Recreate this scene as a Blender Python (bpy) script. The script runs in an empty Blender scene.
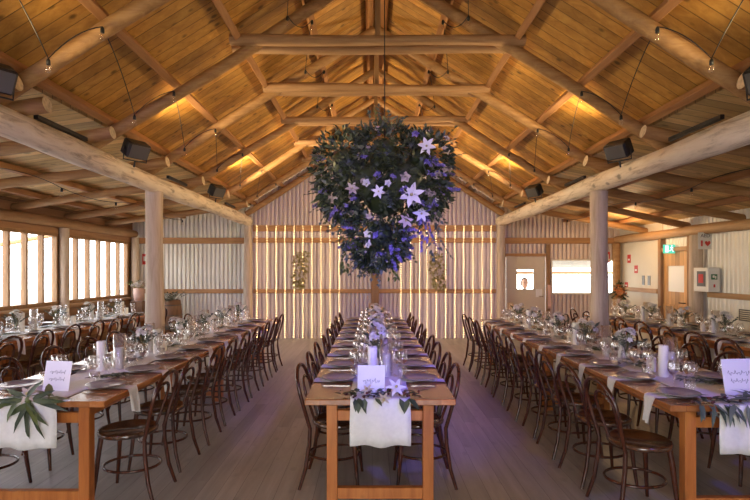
import bpy, bmesh, math, random
from mathutils import Vector, Matrix, Quaternion
R = random.Random(7)
PI = math.pi
scene = bpy.context.scene
col = scene.collection
ORD = ['nearest', 'second', 'third', 'fourth', 'fifth', 'sixth', 'seventh', 'eighth', 'ninth', 'tenth', 'eleventh', 'twelfth', 'thirteenth', 'fourteenth']

# ------------------------------------------------------------------ materials
def newmat(name):
    m = bpy.data.materials.new(name); m.use_nodes = True
    nt = m.node_tree
    for n in list(nt.nodes): nt.nodes.remove(n)
    out = nt.nodes.new('ShaderNodeOutputMaterial')
    return m, nt, out

def plain(name, colr, rough=0.6, metal=0.0, var=0.0, spec=0.5, trans=0.0, sub=0.0, nscale=8.0, bump=0.0):
    m, nt, out = newmat(name)
    b = nt.nodes.new('ShaderNodeBsdfPrincipled')
    b.inputs['Base Color'].default_value = (*colr, 1)
    b.inputs['Roughness'].default_value = rough
    b.inputs['Metallic'].default_value = metal
    b.inputs['Specular IOR Level'].default_value = spec
    if sub:
        b.inputs['Subsurface Weight'].default_value = sub
        b.inputs['Subsurface Radius'].default_value = (0.02, 0.012, 0.008)
    nt.links.new(b.outputs[0], out.inputs[0])
    if var or bump:
        tc = nt.nodes.new('ShaderNodeTexCoord'); no = nt.nodes.new('ShaderNodeTexNoise')
        no.inputs['Scale'].default_value = nscale; no.inputs['Detail'].default_value = 5
        nt.links.new(tc.outputs['Object'], no.inputs['Vector'])
        if var:
            cr = nt.nodes.new('ShaderNodeValToRGB')
            cr.color_ramp.elements[0].position = 0.3; cr.color_ramp.elements[1].position = 0.7
            cr.color_ramp.elements[0].color = (*[max(0, c * (1 - var)) for c in colr], 1)
            cr.color_ramp.elements[1].color = (*[min(1, c * (1 + var)) for c in colr], 1)
            nt.links.new(no.outputs['Fac'], cr.inputs['Fac'])
            nt.links.new(cr.outputs['Color'], b.inputs['Base Color'])
        if bump:
            bp = nt.nodes.new('ShaderNodeBump'); bp.inputs['Strength'].default_value = bump
            bp.inputs['Distance'].default_value = 0.01
            nt.links.new(no.outputs['Fac'], bp.inputs['Height']); nt.links.new(bp.outputs[0], b.inputs['Normal'])
    return m

def wood(name, c1, c2, c3, axis='Y', scale=6.0, stretch=14.0, rough=0.6, board=0.0, board_axis='Y', gap=0.06,
         knots=0.0, bump=0.25, boardvar=0.35, blen=0.0):
    """grain running along `axis`; board>0 splits the surface into boards across board_axis"""
    m, nt, out = newmat(name)
    N = nt.nodes.new; L = nt.links.new
    b = N('ShaderNodeBsdfPrincipled'); b.inputs['Roughness'].default_value = rough
    L(b.outputs[0], out.inputs[0])
    tc = N('ShaderNodeTexCoord'); src = tc.outputs['Object']
    sep = N('ShaderNodeSeparateXYZ'); L(src, sep.inputs[0])
    sc = [scale] * 3; sc['XYZ'.index(axis)] = scale / stretch
    vec = src
    rnd = None
    if board:
        dv = N('ShaderNodeMath'); dv.operation = 'DIVIDE'; L(sep.outputs[board_axis], dv.inputs[0]); dv.inputs[1].default_value = board
        fl = N('ShaderNodeMath'); fl.operation = 'FLOOR'; L(dv.outputs[0], fl.inputs[0])
        fr = N('ShaderNodeMath'); fr.operation = 'FRACT'; L(dv.outputs[0], fr.inputs[0])
        seed = fl.outputs[0]
        if blen:
            w0 = N('ShaderNodeTexWhiteNoise'); w0.noise_dimensions = '1D'; L(fl.outputs[0], w0.inputs['W'])
            lm = N('ShaderNodeMath'); lm.operation = 'DIVIDE'; L(sep.outputs[axis], lm.inputs[0]); lm.inputs[1].default_value = blen
            la = N('ShaderNodeMath'); la.operation = 'ADD'; L(lm.outputs[0], la.inputs[0]); L(w0.outputs['Value'], la.inputs[1])
            lf = N('ShaderNodeMath'); lf.operation = 'FLOOR'; L(la.outputs[0], lf.inputs[0])
            ma = N('ShaderNodeMath'); ma.operation = 'MULTIPLY_ADD'; L(fl.outputs[0], ma.inputs[0]); ma.inputs[1].default_value = 17.31; L(lf.outputs[0], ma.inputs[2])
            seed = ma.outputs[0]
        wn = N('ShaderNodeTexWhiteNoise'); wn.noise_dimensions = '1D'; L(seed, wn.inputs['W'])
        rnd = wn.outputs['Value']
        off = N('ShaderNodeVectorMath'); off.operation = 'SCALE'; L(wn.outputs['Color'], off.inputs[0]); off.inputs['Scale'].default_value = 30
        ad = N('ShaderNodeVectorMath'); ad.operation = 'ADD'; L(src, ad.inputs[0]); L(off.outputs[0], ad.inputs[1])
        vec = ad.outputs[0]
    mp = N('ShaderNodeMapping'); mp.inputs['Scale'].default_value = sc; L(vec, mp.inputs['Vector'])
    no = N('ShaderNodeTexNoise'); no.inputs['Scale'].default_value = 2.2; no.inputs['Detail'].default_value = 7
    no.inputs['Roughness'].default_value = 0.65; no.inputs['Distortion'].default_value = 0.6
    L(mp.outputs[0], no.inputs['Vector'])
    cr = N('ShaderNodeValToRGB'); e = cr.color_ramp.elements
    e[0].position = 0.28; e[0].color = (*c1, 1); e[1].position = 0.72; e[1].color = (*c3, 1)
    x = e.new(0.5); x.color = (*c2, 1)
    L(no.outputs['Fac'], cr.inputs['Fac'])
    colr = cr.outputs['Color']
    def mul(colr, fac_socket, lo, hi):
        mr = N('ShaderNodeMapRange'); L(fac_socket, mr.inputs[0]); mr.inputs[3].default_value = lo; mr.inputs[4].default_value = hi
        mx = N('ShaderNodeVectorMath'); mx.operation = 'SCALE'; L(colr, mx.inputs[0]); L(mr.outputs[0], mx.inputs['Scale'])
        return mx.outputs[0]
    if board:
        colr = mul(colr, rnd, 1 - boardvar, 1 + boardvar * 0.5)
        a = N('ShaderNodeMath'); a.operation = 'GREATER_THAN'; L(fr.outputs[0], a.inputs[0]); a.inputs[1].default_value = gap
        colr = mul(colr, a.outputs[0], 0.35, 1.0)
    if knots:
        mk = N('ShaderNodeMapping'); ks = [2.4] * 3; ks['XYZ'.index(axis)] = 1.4; mk.inputs['Scale'].default_value = ks; L(vec, mk.inputs['Vector'])
        vo = N('ShaderNodeTexVoronoi'); vo.inputs['Scale'].default_value = 2.6; L(mk.outputs[0], vo.inputs['Vector'])
        gt = N('ShaderNodeMapRange'); L(vo.outputs['Distance'], gt.inputs[0])
        gt.inputs[1].default_value = 0.09; gt.inputs[2].default_value = 0.2; gt.inputs[3].default_value = 1 - knots; gt.inputs[4].default_value = 1
        mx = N('ShaderNodeVectorMath'); mx.operation = 'SCALE'; L(colr, mx.inputs[0]); L(gt.outputs[0], mx.inputs['Scale'])
        colr = mx.outputs[0]
    L(colr, b.inputs['Base Color'])
    if bump:
        bp = N('ShaderNodeBump'); bp.inputs['Strength'].default_value = bump; bp.inputs['Distance'].default_value = 0.01
        L(no.outputs['Fac'], bp.inputs['Height']); L(bp.outputs[0], b.inputs['Normal'])
    return m

def island(name, cols, rough=0.55, spec=0.4):
    """leaf / petal material, colour varies leaf by leaf"""
    m, nt, out = newmat(name)
    N = nt.nodes.new; L = nt.links.new
    b = N('ShaderNodeBsdfPrincipled'); b.inputs['Roughness'].default_value = rough; b.inputs['Specular IOR Level'].default_value = spec
    g = N('ShaderNodeNewGeometry'); cr = N('ShaderNodeValToRGB')
    e = cr.color_ramp.elements
    cr.color_ramp.interpolation = 'LINEAR'
    for i, c in enumerate(cols):
        p = i / max(1, len(cols) - 1)
        if i == 0: e[0].position = 0; e[0].color = (*c, 1)
        elif i == len(cols) - 1: e[-1].position = 1; e[-1].color = (*c, 1)
        else: x = e.new(p); x.color = (*c, 1)
    L(g.outputs['Random Per Island'], cr.inputs['Fac']); L(cr.outputs['Color'], b.inputs['Base Color'])
    L(b.outputs[0], out.inputs[0])
    return m

def glassy(name, tint=(1, 1, 1), refl=1.0, edge=0.9):
    m, nt, out = newmat(name)
    N = nt.nodes.new; L = nt.links.new
    t = N('ShaderNodeBsdfTransparent'); t.inputs[0].default_value = (*tint, 1)
    g = N('ShaderNodeBsdfGlossy'); g.inputs['Roughness'].default_value = 0.04; g.inputs[0].default_value = (1, 1, 1, 1)
    lw = N('ShaderNodeLayerWeight'); lw.inputs['Blend'].default_value = 0.25
    mr = N('ShaderNodeMapRange'); L(lw.outputs['Facing'], mr.inputs[0]); mr.inputs[3].default_value = 0.06 * refl; mr.inputs[4].default_value = edge * refl
    mx = N('ShaderNodeMixShader'); L(mr.outputs[0], mx.inputs[0]); L(t.outputs[0], mx.inputs[1]); L(g.outputs[0], mx.inputs[2])
    L(mx.outputs[0], out.inputs[0])
    return m

def emit(name, colr, s):
    m, nt, out = newmat(name)
    e = nt.nodes.new('ShaderNodeEmission'); e.inputs[0].default_value = (*colr, 1); e.inputs[1].default_value = s
    nt.links.new(e.outputs[0], out.inputs[0])
    return m

M = {}
M['lining'] = wood('lining', (.36, .165, .03), (.52, .26, .055), (.66, .37, .09), axis='X', scale=5, stretch=9, board=.135, board_axis='Y', knots=.65, rough=.5, gap=.07)
M['lining_aisle'] = wood('lining_aisle', (.50, .30, .11), (.68, .45, .18), (.80, .56, .26), axis='X', scale=5, stretch=9, board=.135, board_axis='Y', knots=.45, rough=.6, gap=.06)  # paler, yellower boards: window daylight on the aisle ceiling put into the colour
M['pole'] = wood('pole', (.23, .115, .042), (.35, .19, .075), (.48, .285, .125), axis='X', scale=7, stretch=12, rough=.65, bump=.5)
M['purlin'] = wood('purlin', (.27, .12, .045), (.38, .18, .07), (.48, .25, .11), axis='Y', scale=7, stretch=12, rough=.6)
M['beamlog'] = wood('beamlog', (.24, .16, .10), (.78, .66, .53), (.88, .78, .66), axis='Y', scale=7, stretch=7, rough=.75, bump=.9, knots=.5)
M['postlog'] = wood('postlog', (.38, .29, .21), (.54, .43, .33), (.64, .53, .43), axis='Z', scale=7, stretch=10, rough=.75, bump=.6)
M['endgrain'] = plain('endgrain', (.62, .48, .32), .8, var=.25, nscale=30)
M['collarlog'] = wood('collarlog', (.25, .13, .06), (.37, .21, .10), (.48, .29, .15), axis='X', scale=7, stretch=12, rough=.65, bump=.5)
M['girt'] = wood('girt', (.30, .15, .06), (.42, .22, .09), (.52, .29, .13), axis='X', scale=8, stretch=12, rough=.6)
M['girtY'] = wood('girtY', (.30, .17, .08), (.42, .25, .12), (.52, .33, .17), axis='Y', scale=8, stretch=12, rough=.6)
M['frameZ'] = wood('frameZ', (.19, .10, .045), (.28, .155, .07), (.36, .21, .10), axis='Z', scale=8, stretch=12, rough=.6)
M['floor'] = wood('floor', (.30, .265, .25), (.38, .345, .33), (.46, .425, .41), axis='Y', scale=5, stretch=12, board=.14, board_axis='X', rough=.4, gap=.02, boardvar=.16, knots=.15, bump=.12, blen=2.2)
M['tablewood'] = wood('tablewood', (.32, .10, .022), (.46, .16, .04), (.56, .23, .07), axis='Y', scale=6, stretch=10, rough=.24, board=.2, board_axis='X', gap=.012, boardvar=.2, knots=.3, bump=.1)
M['tableleg'] = wood('tableleg', (.36, .105, .022), (.50, .165, .038), (.60, .23, .06), axis='Z', scale=6, stretch=10, rough=.42, knots=.3, bump=.1)
M['corr'] = plain('corr', (.78, .76, .70), .42, metal=.15, var=.05, nscale=3)
M['corr_pink'] = plain('corr_pink', (.66, .56, .51), .42, metal=.12, var=.05, nscale=3)
M['whitepanel'] = plain('whitepanel', (.70, .65, .54), .6, var=.04, nscale=3)
M['doorpaint'] = plain('doorpaint', (.60, .53, .42), .5, var=.03)
M['boards_wall'] = wood('boards_wall', (.24, .12, .06), (.34, .18, .09), (.42, .25, .13), axis='Y', scale=6, stretch=12, board=.15, board_axis='Z', rough=.6)
M['chair'] = wood('chairwood', (.025, .006, .003), (.06, .014, .006), (.11, .03, .011), axis='Z', scale=14, stretch=6, rough=.15, bump=.05)
M['seat'] = wood('seatwood', (.04, .015, .008), (.075, .03, .014), (.12, .052, .025), axis='X', scale=8, stretch=8, rough=.16, bump=.05)
M['linen'] = plain('linen', (.80, .78, .77), .85, var=.04, nscale=40, bump=.15)
M['napkin'] = plain('napkin', (.80, .78, .78), .85, var=.04, nscale=40, bump=.2)
M['plate'] = plain('plate', (.30, .26, .23), .22, var=.12, nscale=20)
M['steel'] = plain('steel', (.75, .7, .62), .22, metal=1)
M['wax'] = plain('wax', (.88, .85, .78), .45)
M['wick'] = plain('wick', (.03, .025, .02), .9)
M['paper'] = plain('paper', (.86, .84, .86), .75)
M['ink'] = plain('ink', (.10, .08, .09), .7)
M['glass'] = glassy('glassware')
M['pane'] = glassy('windowpane', refl=.5, edge=.6)
M['black'] = plain('black', (.012, .012, .014), .45)
M['darkgrey'] = plain('darkgrey', (.10, .095, .09), .4)
M['socket'] = plain('socket', (.01, .01, .01), .5)
M['bulb'] = glassy('bulb', (1, .96, .9), edge=.95)
M['leaf_dark'] = island('leaf_dark', [(.02, .035, .015), (.045, .065, .025), (.10, .12, .05), (.03, .045, .03)], .42)
M['leaf_grey'] = island('leaf_grey', [(.06, .085, .065), (.10, .13, .10), (.16, .19, .15), (.07, .10, .09)], .6)
M['leaf_green'] = island('leaf_green', [(.06, .09, .02), (.12, .15, .04), (.20, .22, .08)], .5)
M['leaf_olive'] = island('leaf_olive', [(.05, .07, .03), (.12, .14, .06), (.20, .22, .12), (.08, .11, .08)], .5)
M['leaf_gold'] = island('leaf_gold', [(.20, .17, .05), (.36, .30, .11), (.5, .42, .2)], .6)
M['petal_white'] = island('petal_white', [(.75, .72, .66), (.85, .83, .80)], .6)
M['petal_lilac'] = island('petal_lilac', [(.10, .08, .26), (.2, .16, .42), (.36, .3, .56)], .6)
M['petal_cream'] = island('petal_cream', [(.5, .42, .34), (.64, .56, .47), (.42, .33, .3)], .6)
M['petal_orange'] = island('petal_orange', [(.6, .16, .04), (.75, .28, .08), (.8, .42, .2)], .6)
M['berry'] = island('berry', [(.05, .012, .02), (.12, .03, .03)], .3)
M['fairy'] = emit('fairy', (1.0, .68, .30), 26)
M['wire'] = plain('wire', (.62, .45, .25), .4)
M['red'] = plain('red', (.55, .03, .02), .5)
M['white'] = plain('white', (.78, .77, .73), .5)
M['green_sign'] = emit('green_sign', (.10, .62, .40), 1.1)
M['white_sign'] = emit('white_sign', (.8, 1, .92), 1.6)
M['green'] = plain('greenlogo', (.03, .16, .08), .5)
M['skin'] = plain('skin', (.45, .24, .16), .5, sub=.1)
M['hair'] = plain('hair', (.06, .035, .02), .6)
M['shirt'] = plain('shirt', (.72, .70, .66), .8)
M['trousers'] = plain('trousers', (.05, .05, .07), .8)
M['ground'] = plain('ground', (.46, .42, .34), .9, var=.2, nscale=1.2)
M['barrel'] = wood('barrelwood', (.13, .07, .04), (.22, .12, .07), (.30, .18, .1), axis='Z', scale=8, stretch=8, rough=.6)
M['pinkpot'] = plain('pinkpot', (.62, .42, .36), .6, var=.1)
M['doortimber'] = wood('doortimber', (.50, .27, .10), (.62, .36, .15), (.72, .45, .21), axis='Z', scale=6, stretch=10, board=.12, board_axis='Y', rough=.5)
M['bright_panel'] = plain('bright_panel', (.85, .86, .84), .4)
M['roofwhite'] = plain('roofwhite', (.74, .70, .62), .7, var=.1, nscale=2)
M['pinktowel'] = plain('pinktowel', (.75, .5, .42), .85)

for k_, w_, i_, r_ in (('tablewood', 1, 1.7, .2), ('seat', .9, 1.7, .12), ('chair', .25, 1.5, .12)):
    for n_ in M[k_].node_tree.nodes:
        if n_.type == 'BSDF_PRINCIPLED': n_.inputs['Coat Weight'].default_value = w_; n_.inputs['Coat IOR'].default_value = i_; n_.inputs['Coat Roughness'].default_value = r_

# ------------------------------------------------------------------ mesh builder
class MB:
    def __init__(s): s.v = []; s.f = []; s.mi = []; s.sm = []
    def add(s, verts, faces, mi=0, smooth=False):
        o = len(s.v); s.v.extend([tuple(p) for p in verts])
        for f in faces: s.f.append(tuple(i + o for i in f)); s.mi.append(mi); s.sm.append(smooth)
    def box(s, x0, x1, y0, y1, z0, z1, mi=0, mat=None):
        vs = [Vector(p) for p in ((x0, y0, z0), (x1, y0, z0), (x1, y1, z0), (x0, y1, z0), (x0, y0, z1), (x1, y0, z1), (x1, y1, z1), (x0, y1, z1))]
        if mat: vs = [mat @ p for p in vs]
        s.add(vs, [(0, 3, 2, 1), (4, 5, 6, 7), (0, 1, 5, 4), (1, 2, 6, 5), (2, 3, 7, 6), (3, 0, 4, 7)], mi)
    def bbox(s, x0, x1, y0, y1, z0, z1, b=.006, mi=0, mat=None):
        """box with chamfered edges"""
        pts = []; idx = {}
        xs, ys, zs = (x0, x1), (y0, y1), (z0, z1)
        for i in (0, 1):
            for j in (0, 1):
                for k in (0, 1):
                    for a in range(3):
                        p = [xs[i], ys[j], zs[k]]; sg = (1 - 2 * i, 1 - 2 * j, 1 - 2 * k)
                        for q in range(3):
                            if q != a: p[q] += sg[q] * b
                        idx[(i, j, k, a)] = len(pts); pts.append(Vector(p))
        F = []
        for a in range(3):
            for e in (0, 1):
                o = [q for q in range(3) if q != a]; quad = []
                for u, w in ((0, 0), (1, 0), (1, 1), (0, 1)):
                    c = [0, 0, 0]; c[a] = e; c[o[0]] = u; c[o[1]] = w; quad.append(idx[(*c, a)])
                flip = (e == 0) ^ (a == 1)
                F.append(tuple(reversed(quad)) if flip else tuple(quad))
        for a in range(3):
            o = [q for q in range(3) if q != a]
            for u in (0, 1):
                for w in (0, 1):
                    c0 = [0, 0, 0]; c0[a] = 0; c0[o[0]] = u; c0[o[1]] = w
                    c1 = list(c0); c1[a] = 1
                    F.append((idx[(*c0, o[0])], idx[(*c1, o[0])], idx[(*c1, o[1])], idx[(*c0, o[1])]))
        for i in (0, 1):
            for j in (0, 1):
                for k in (0, 1): F.append((idx[(i, j, k, 0)], idx[(i, j, k, 1)], idx[(i, j, k, 2)]))
        if mat: pts = [mat @ p for p in pts]
        s.add(pts, F, mi)
    def tube(s, pts, rad, n=8, cap=True, mi=0, capmi=None, closed=False, smooth=True):
        pts = [Vector(p) for p in pts]; m = len(pts)
        if not hasattr(rad, '__len__'): rad = [rad] * m
        t0 = (pts[1] - pts[0]).normalized()
        up = Vector((0, 0, 1)) if abs(t0.z) < .9 else Vector((1, 0, 0))
        nrm = t0.cross(up).normalized(); vs = []
        prev = t0
        for i in range(m):
            if closed: t = (pts[(i + 1) % m] - pts[i - 1]).normalized()
            elif i == 0: t = t0
            elif i == m - 1: t = (pts[i] - pts[i - 1]).normalized()
            else: t = (pts[i + 1] - pts[i - 1]).normalized()
            q = prev.rotation_difference(t); nrm = q @ nrm; prev = t
            nrm = (nrm - t * nrm.dot(t)).normalized(); bn = t.cross(nrm)
            for k in range(n):
                a = 2 * PI * k / n
                vs.append(pts[i] + (nrm * math.cos(a) + bn * math.sin(a)) * rad[i])
        F = []
        rng = m if closed else m - 1
        for i in range(rng):
            j = (i + 1) % m
            for k in range(n):
                k2 = (k + 1) % n
                F.append((i * n + k, i * n + k2, j * n + k2, j * n + k))
        s.add(vs, F, mi, smooth)
        if cap and not closed:
            cm = mi if capmi is None else capmi
            s.add(vs[:n], [tuple(range(n - 1, -1, -1))], cm)
            s.add(vs[-n:], [tuple(range(n))], cm)
    def lathe(s, prof, n=20, c=(0, 0, 0), mi=0, sx=1, sy=1):
        vs = []; F = []; c = Vector(c)
        for r, z in prof:
            for k in range(n):
                a = 2 * PI * k / n
                vs.append(c + Vector((r * math.cos(a) * sx, r * math.sin(a) * sy, z)))
        for i in range(len(prof) - 1):
            for k in range(n):
                k2 = (k + 1) % n
                F.append((i * n + k, i * n + k2, (i + 1) * n + k2, (i + 1) * n + k))
        s.add(vs, F, mi, True)
        if prof[0][0] > 1e-4: s.add(vs[:n], [tuple(range(n - 1, -1, -1))], mi)
        if prof[-1][0] > 1e-4: s.add(vs[-n:], [tuple(range(n))], mi)
    def leaf(s, p, d, up, L, W, bend=.15, mi=0, tip=1.0):
        """a folded leaf: six-sided blade with a mid rib fold"""
        p = Vector(p); d = Vector(d).normalized(); up = Vector(up)
        sd = d.cross(up)
        if sd.length < 1e-3: sd = d.cross(Vector((1, 0, .3)))
        sd.normalize(); nn = sd.cross(d)
        b = lambda t: p + d * L * t - nn * bend * L * t * t
        vs = [b(0), b(.35) + sd * W * .5 + nn * W * .12, b(.35), b(.35) - sd * W * .5 + nn * W * .12,
              b(.72) + sd * W * .36 * tip + nn * W * .1, b(.72), b(.72) - sd * W * .36 * tip + nn * W * .1, b(1)]
        s.add(vs, [(0, 1, 2), (0, 2, 3), (1, 4, 5, 2), (2, 5, 6, 3), (4, 7, 5), (5, 7, 6)], mi, True)
    def ball(s, p, r, n=6, m=4, mi=0, sz=1):
        prof = [(max(1e-5, r * math.sin(PI * i / m)), -r * sz * math.cos(PI * i / m)) for i in range(m + 1)]
        s.lathe(prof, n, p, mi)
    def build(s, name, mats, parent=None, loc=None, rotz=0):
        me = bpy.data.meshes.new(name); me.from_pydata(s.v, [], s.f)
        if not isinstance(mats, (list, tuple)): mats = [mats]
        for m in mats: me.materials.append(M[m] if isinstance(m, str) else m)
        me.polygons.foreach_set('material_index', s.mi); me.polygons.foreach_set('use_smooth', s.sm)
        me.update()
        o = bpy.data.objects.new(name, me); col.objects.link(o)
        if parent is not None: o.parent = parent
        if loc is not None: o.location = loc
        o.rotation_euler.z = rotz
        return o

def tag(o, label, cat, group=None, kind=None):
    o['label'] = label; o['category'] = cat
    if group: o['group'] = group
    if kind: o['kind'] = kind
    return o
def thing(name, label, cat, loc=(0, 0, 0), rotz=0, group=None):
    o = bpy.data.objects.new(name, None); col.objects.link(o); o.empty_display_size = .1
    o.location = loc; o.rotation_euler = (0, 0, rotz)
    return tag(o, label, cat, group)
def struct(o, label=None, cat=None):
    o['kind'] = 'structure'
    if label: o['label'] = label
    if cat: o['category'] = cat
    return o
KIDS = {}
def reg(o): KIDS[o.name] = list(o.children); return o
def dup(root, loc, rotz, label, group=None):
    r = root.copy(); col.objects.link(r); r.location = loc; r.rotation_euler = (0, 0, rotz); r['label'] = label
    if group: r['group'] = group
    def rec(a, b):
        for ch in (KIDS[a.name] if a.name in KIDS else a.children):
            c = ch.copy(); col.objects.link(c); c.parent = b
            if ch.name not in KIDS: KIDS[ch.name] = list(ch.children)
            rec(ch, c)
    rec(root, r)
    return r
class Proto:
    """the first placing uses the thing itself, every later one copies it"""
    def __init__(s, root): s.root = root; s.used = False; reg(root)
    def put(s, loc, rotz, label, group=None):
        if not s.used:
            s.used = True; r = s.root; r.location = loc; r.rotation_euler = (0, 0, rotz); r['label'] = label
            if group: r['group'] = group
            return r
        return dup(s.root, loc, rotz, label, group)

# ------------------------------------------------------------------ dimensions
XL, XR, YB, YF = -5.66, 5.85, 11.85, -2.2      # walls
BL, BR = -2.9, 3.02                             # nave log beams
XC = .06; HALF = 2.96
ZB = 2.78                                       # beam centre height
SL = .63; SA = .14
def zr(x): return 2.98 + SL * (HALF - abs(x - XC))            # rafter centre
def za(x): return 2.985 - (SA if x < XC else .195) * (abs(x - XC) - HALF)            # aisle pole centre
RY = [1.16 + 1.38 * i for i in range(8)]                      # 1.16 .. 10.82

# ------------------------------------------------------------------ shell
def slab(mb, p, q, r_, s_, t):   # four corners + thickness upward
    vs = [Vector(a) for a in (p, q, r_, s_)]; up = Vector((0, 0, t))
    mb.add(vs + [v + up for v in vs], [(0, 1, 2, 3), (7, 6, 5, 4), (0, 4, 5, 1), (1, 5, 6, 2), (2, 6, 7, 3), (3, 7, 4, 0)])
mb = MB(); mb.box(XL - .1, XR + .1, YF - .1, YB + .1, -.12, 0); struct(mb.build('floor', 'floor'))
mb = MB()
off = .21
for s in (-1, 1):
    xo = XC + s * (HALF + .05)
    slab(mb, (XC, YF, zr(XC) + off), (xo, YF, zr(xo) + off), (xo, YB + .1, zr(xo) + off), (XC, YB + .1, zr(XC) + off), .04)
struct(mb.build('ceiling', 'lining'), 'pitched timber board lining over the central nave', 'ceiling')
mb = MB()
for s, xw in ((-1, XL - .5), (1, XR + .5)):
    xo = XC + s * (HALF - .05)
    slab(mb, (xo, YF, za(xo) + .155), (xw, YF, za(xw) + .155), (xw, YB + .1, za(xw) + .155), (xo, YB + .1, za(xo) + .155), .04)
struct(mb.build('ceiling', 'lining_aisle'), 'low timber board lining over the side aisles', 'ceiling')

def roofz(x):
    a = abs(x - XC)
    return (zr(x) + off - .005) if a < HALF else za(x) + .15
def corrugated(mb, x0, x1, z0, z1, y, pitch=.1, amp=.03, axis='X', sgn=1, mi=0):
    """vertical corrugations; z1 may be a function"""
    n = max(2, int((x1 - x0) / pitch * 16)); vs = []; F = []
    for i in range(n + 1):
        x = x0 + (x1 - x0) * i / n
        ph = (x / pitch) % 1.0
        g = max(0.0, min(1.0, (.5 - abs(ph - .5)) / .06 - 2.6))      # narrow pans between broad ribs
        d = y + sgn * amp * (1 - 2 * g)
        zt = z1(x) if callable(z1) else z1
        for z in (z0, zt):
            vs.append((x, d, z) if axis == 'X' else (d, x, z))
    for i in range(n): F.append((2 * i, 2 * i + 2, 2 * i + 3, 2 * i + 1))
    mb.add(vs, F, mi, True)
# back wall, cut round door and hatch
D1 = (3.16, 4.1, 1.93); H1 = (4.26, 5.72, 1.08, 1.84)
mb = MB()
corrugated(mb, XL, BL, 0, roofz, YB)
struct(mb.build('wall_back', 'corr'), 'white corrugated iron back wall of the left aisle', 'wall')
mb = MB()
corrugated(mb, BL, BR, 0, roofz, YB)
struct(mb.build('wall_back', 'corr_pink'), 'corrugated iron gable wall behind the fairy lights', 'wall')
mb = MB()
corrugated(mb, BR, D1[0], 0, roofz, YB); corrugated(mb, D1[0], D1[1], D1[2], roofz, YB)
corrugated(mb, D1[1], H1[0], 0, roofz, YB); corrugated(mb, H1[0], H1[1], 0, H1[2], YB); corrugated(mb, H1[0], H1[1], H1[3], roofz, YB)
corrugated(mb, H1[1], XR, 0, roofz, YB)
struct(mb.build('wall_back', 'corr_pink'), 'corrugated iron back wall of the right aisle', 'wall')
# girts on the back wall
tn = [0]
def trim(x0, x1, y0, y1, z0, z1, m, label=None):
    tn[0] += 1; b = MB(); b.bbox(x0, x1, y0, y1, z0, z1, .004); return struct(b.build('trim_%d' % tn[0], m), label, 'trim' if label else None)
g0, g1 = YB - .075, YB - .02
trim(BL + .1, BR - .1, g0 - .02, g1, 2.53, 2.68, 'girt'); trim(BL + .1, BR - .1, g0, g1, 2.26, 2.38, 'girt'); trim(BL + .1, BR - .1, g0, g1, 1.07, 1.17, 'girt')
trim(XL + .1, BL - .1, g0, g1, 2.24, 2.38, 'girt'); trim(XL + .1, BL - .1, g0, g1, 1.07, 1.17, 'girt')
trim(BR + .1, XR - .1, g0, g1, 2.24, 2.38, 'girt')
trim(D1[0] - .09, D1[0] - .01, g0, g1, 0, 2.23, 'frameZ'); trim(D1[1] + .01, D1[1] + .1, g0, g1, 0, 2.23, 'frameZ')
trim(D1[0], D1[1], g0, g1, D1[2] + .01, D1[2] + .08, 'girt')
trim(-.02, .16, g0 - .06, g0 - .001, 0, 2.25, 'frameZ')
# gable raking trims (verge rafters sit in rafter list)

# left wall with windows
POSTS_L = [-1.4, 1.21, 3.83, 6.45, 9.07]
mb = MB(); mb.box(XL - .08, XL, YF, YB, 0, 1.0)
struct(mb.build('wall_left', 'boards_wall'), 'brown boarded wall below the left windows', 'wall')
mb = MB(); mb.box(XL - .06, XL, YF, YB, 2.27, 2.79)
struct(mb.build('wall_left', 'boards_wall'), 'timber wall strip above the left windows', 'wall')
WZ0, WZ1 = 1.0, 2.27
spans = [(-1.3, 1.11), (1.31, 3.73), (3.93, 6.35), (6.55, 8.97), (9.17, 11.55)]
mb = MB()
for y in POSTS_L: mb.box(XL - .07, XL, y - .1, y + .1, WZ0, WZ1)
mb.box(XL - .07, XL, 11.55, YB, WZ0, WZ1); mb.box(XL - .07, XL, YF, -1.5, WZ0, WZ1)
struct(mb.build('wall_left', 'frameZ'), 'timber wall pieces between the left windows', 'wall')
for i, (a, b) in enumerate(spans):
    f = MB(); w = .045
    f.box(XL - .06, XL + .03, a, b, WZ0, WZ0 + .06); f.box(XL - .06, XL + .03, a, b, WZ1 - .05, WZ1)
    n = 6; st = (b - a) / n
    for k in range(n + 1):
        y = min(max(a + k * st, a + w / 2), b - w / 2)
        f.box(XL - .06, XL + .03, y - w / 2, y + w / 2, WZ0 + .06, WZ1 - .05)
    o = struct(f.build('window_%d' % (i + 1), 'frameZ'), 'row of six tall panes in the left wall, span %s' % ORD[i], 'window')
    g = MB(); g.box(XL - .022, XL - .018, a + .02, b - .02, WZ0 + .05, WZ1 - .04); g.build('pane', 'pane', o)
    s_ = MB(); s_.bbox(XL + .005, XL + .12, a, b, WZ0 - .05, WZ0 - .005, .004); s_.build('window_sill', 'girtY', o)
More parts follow.
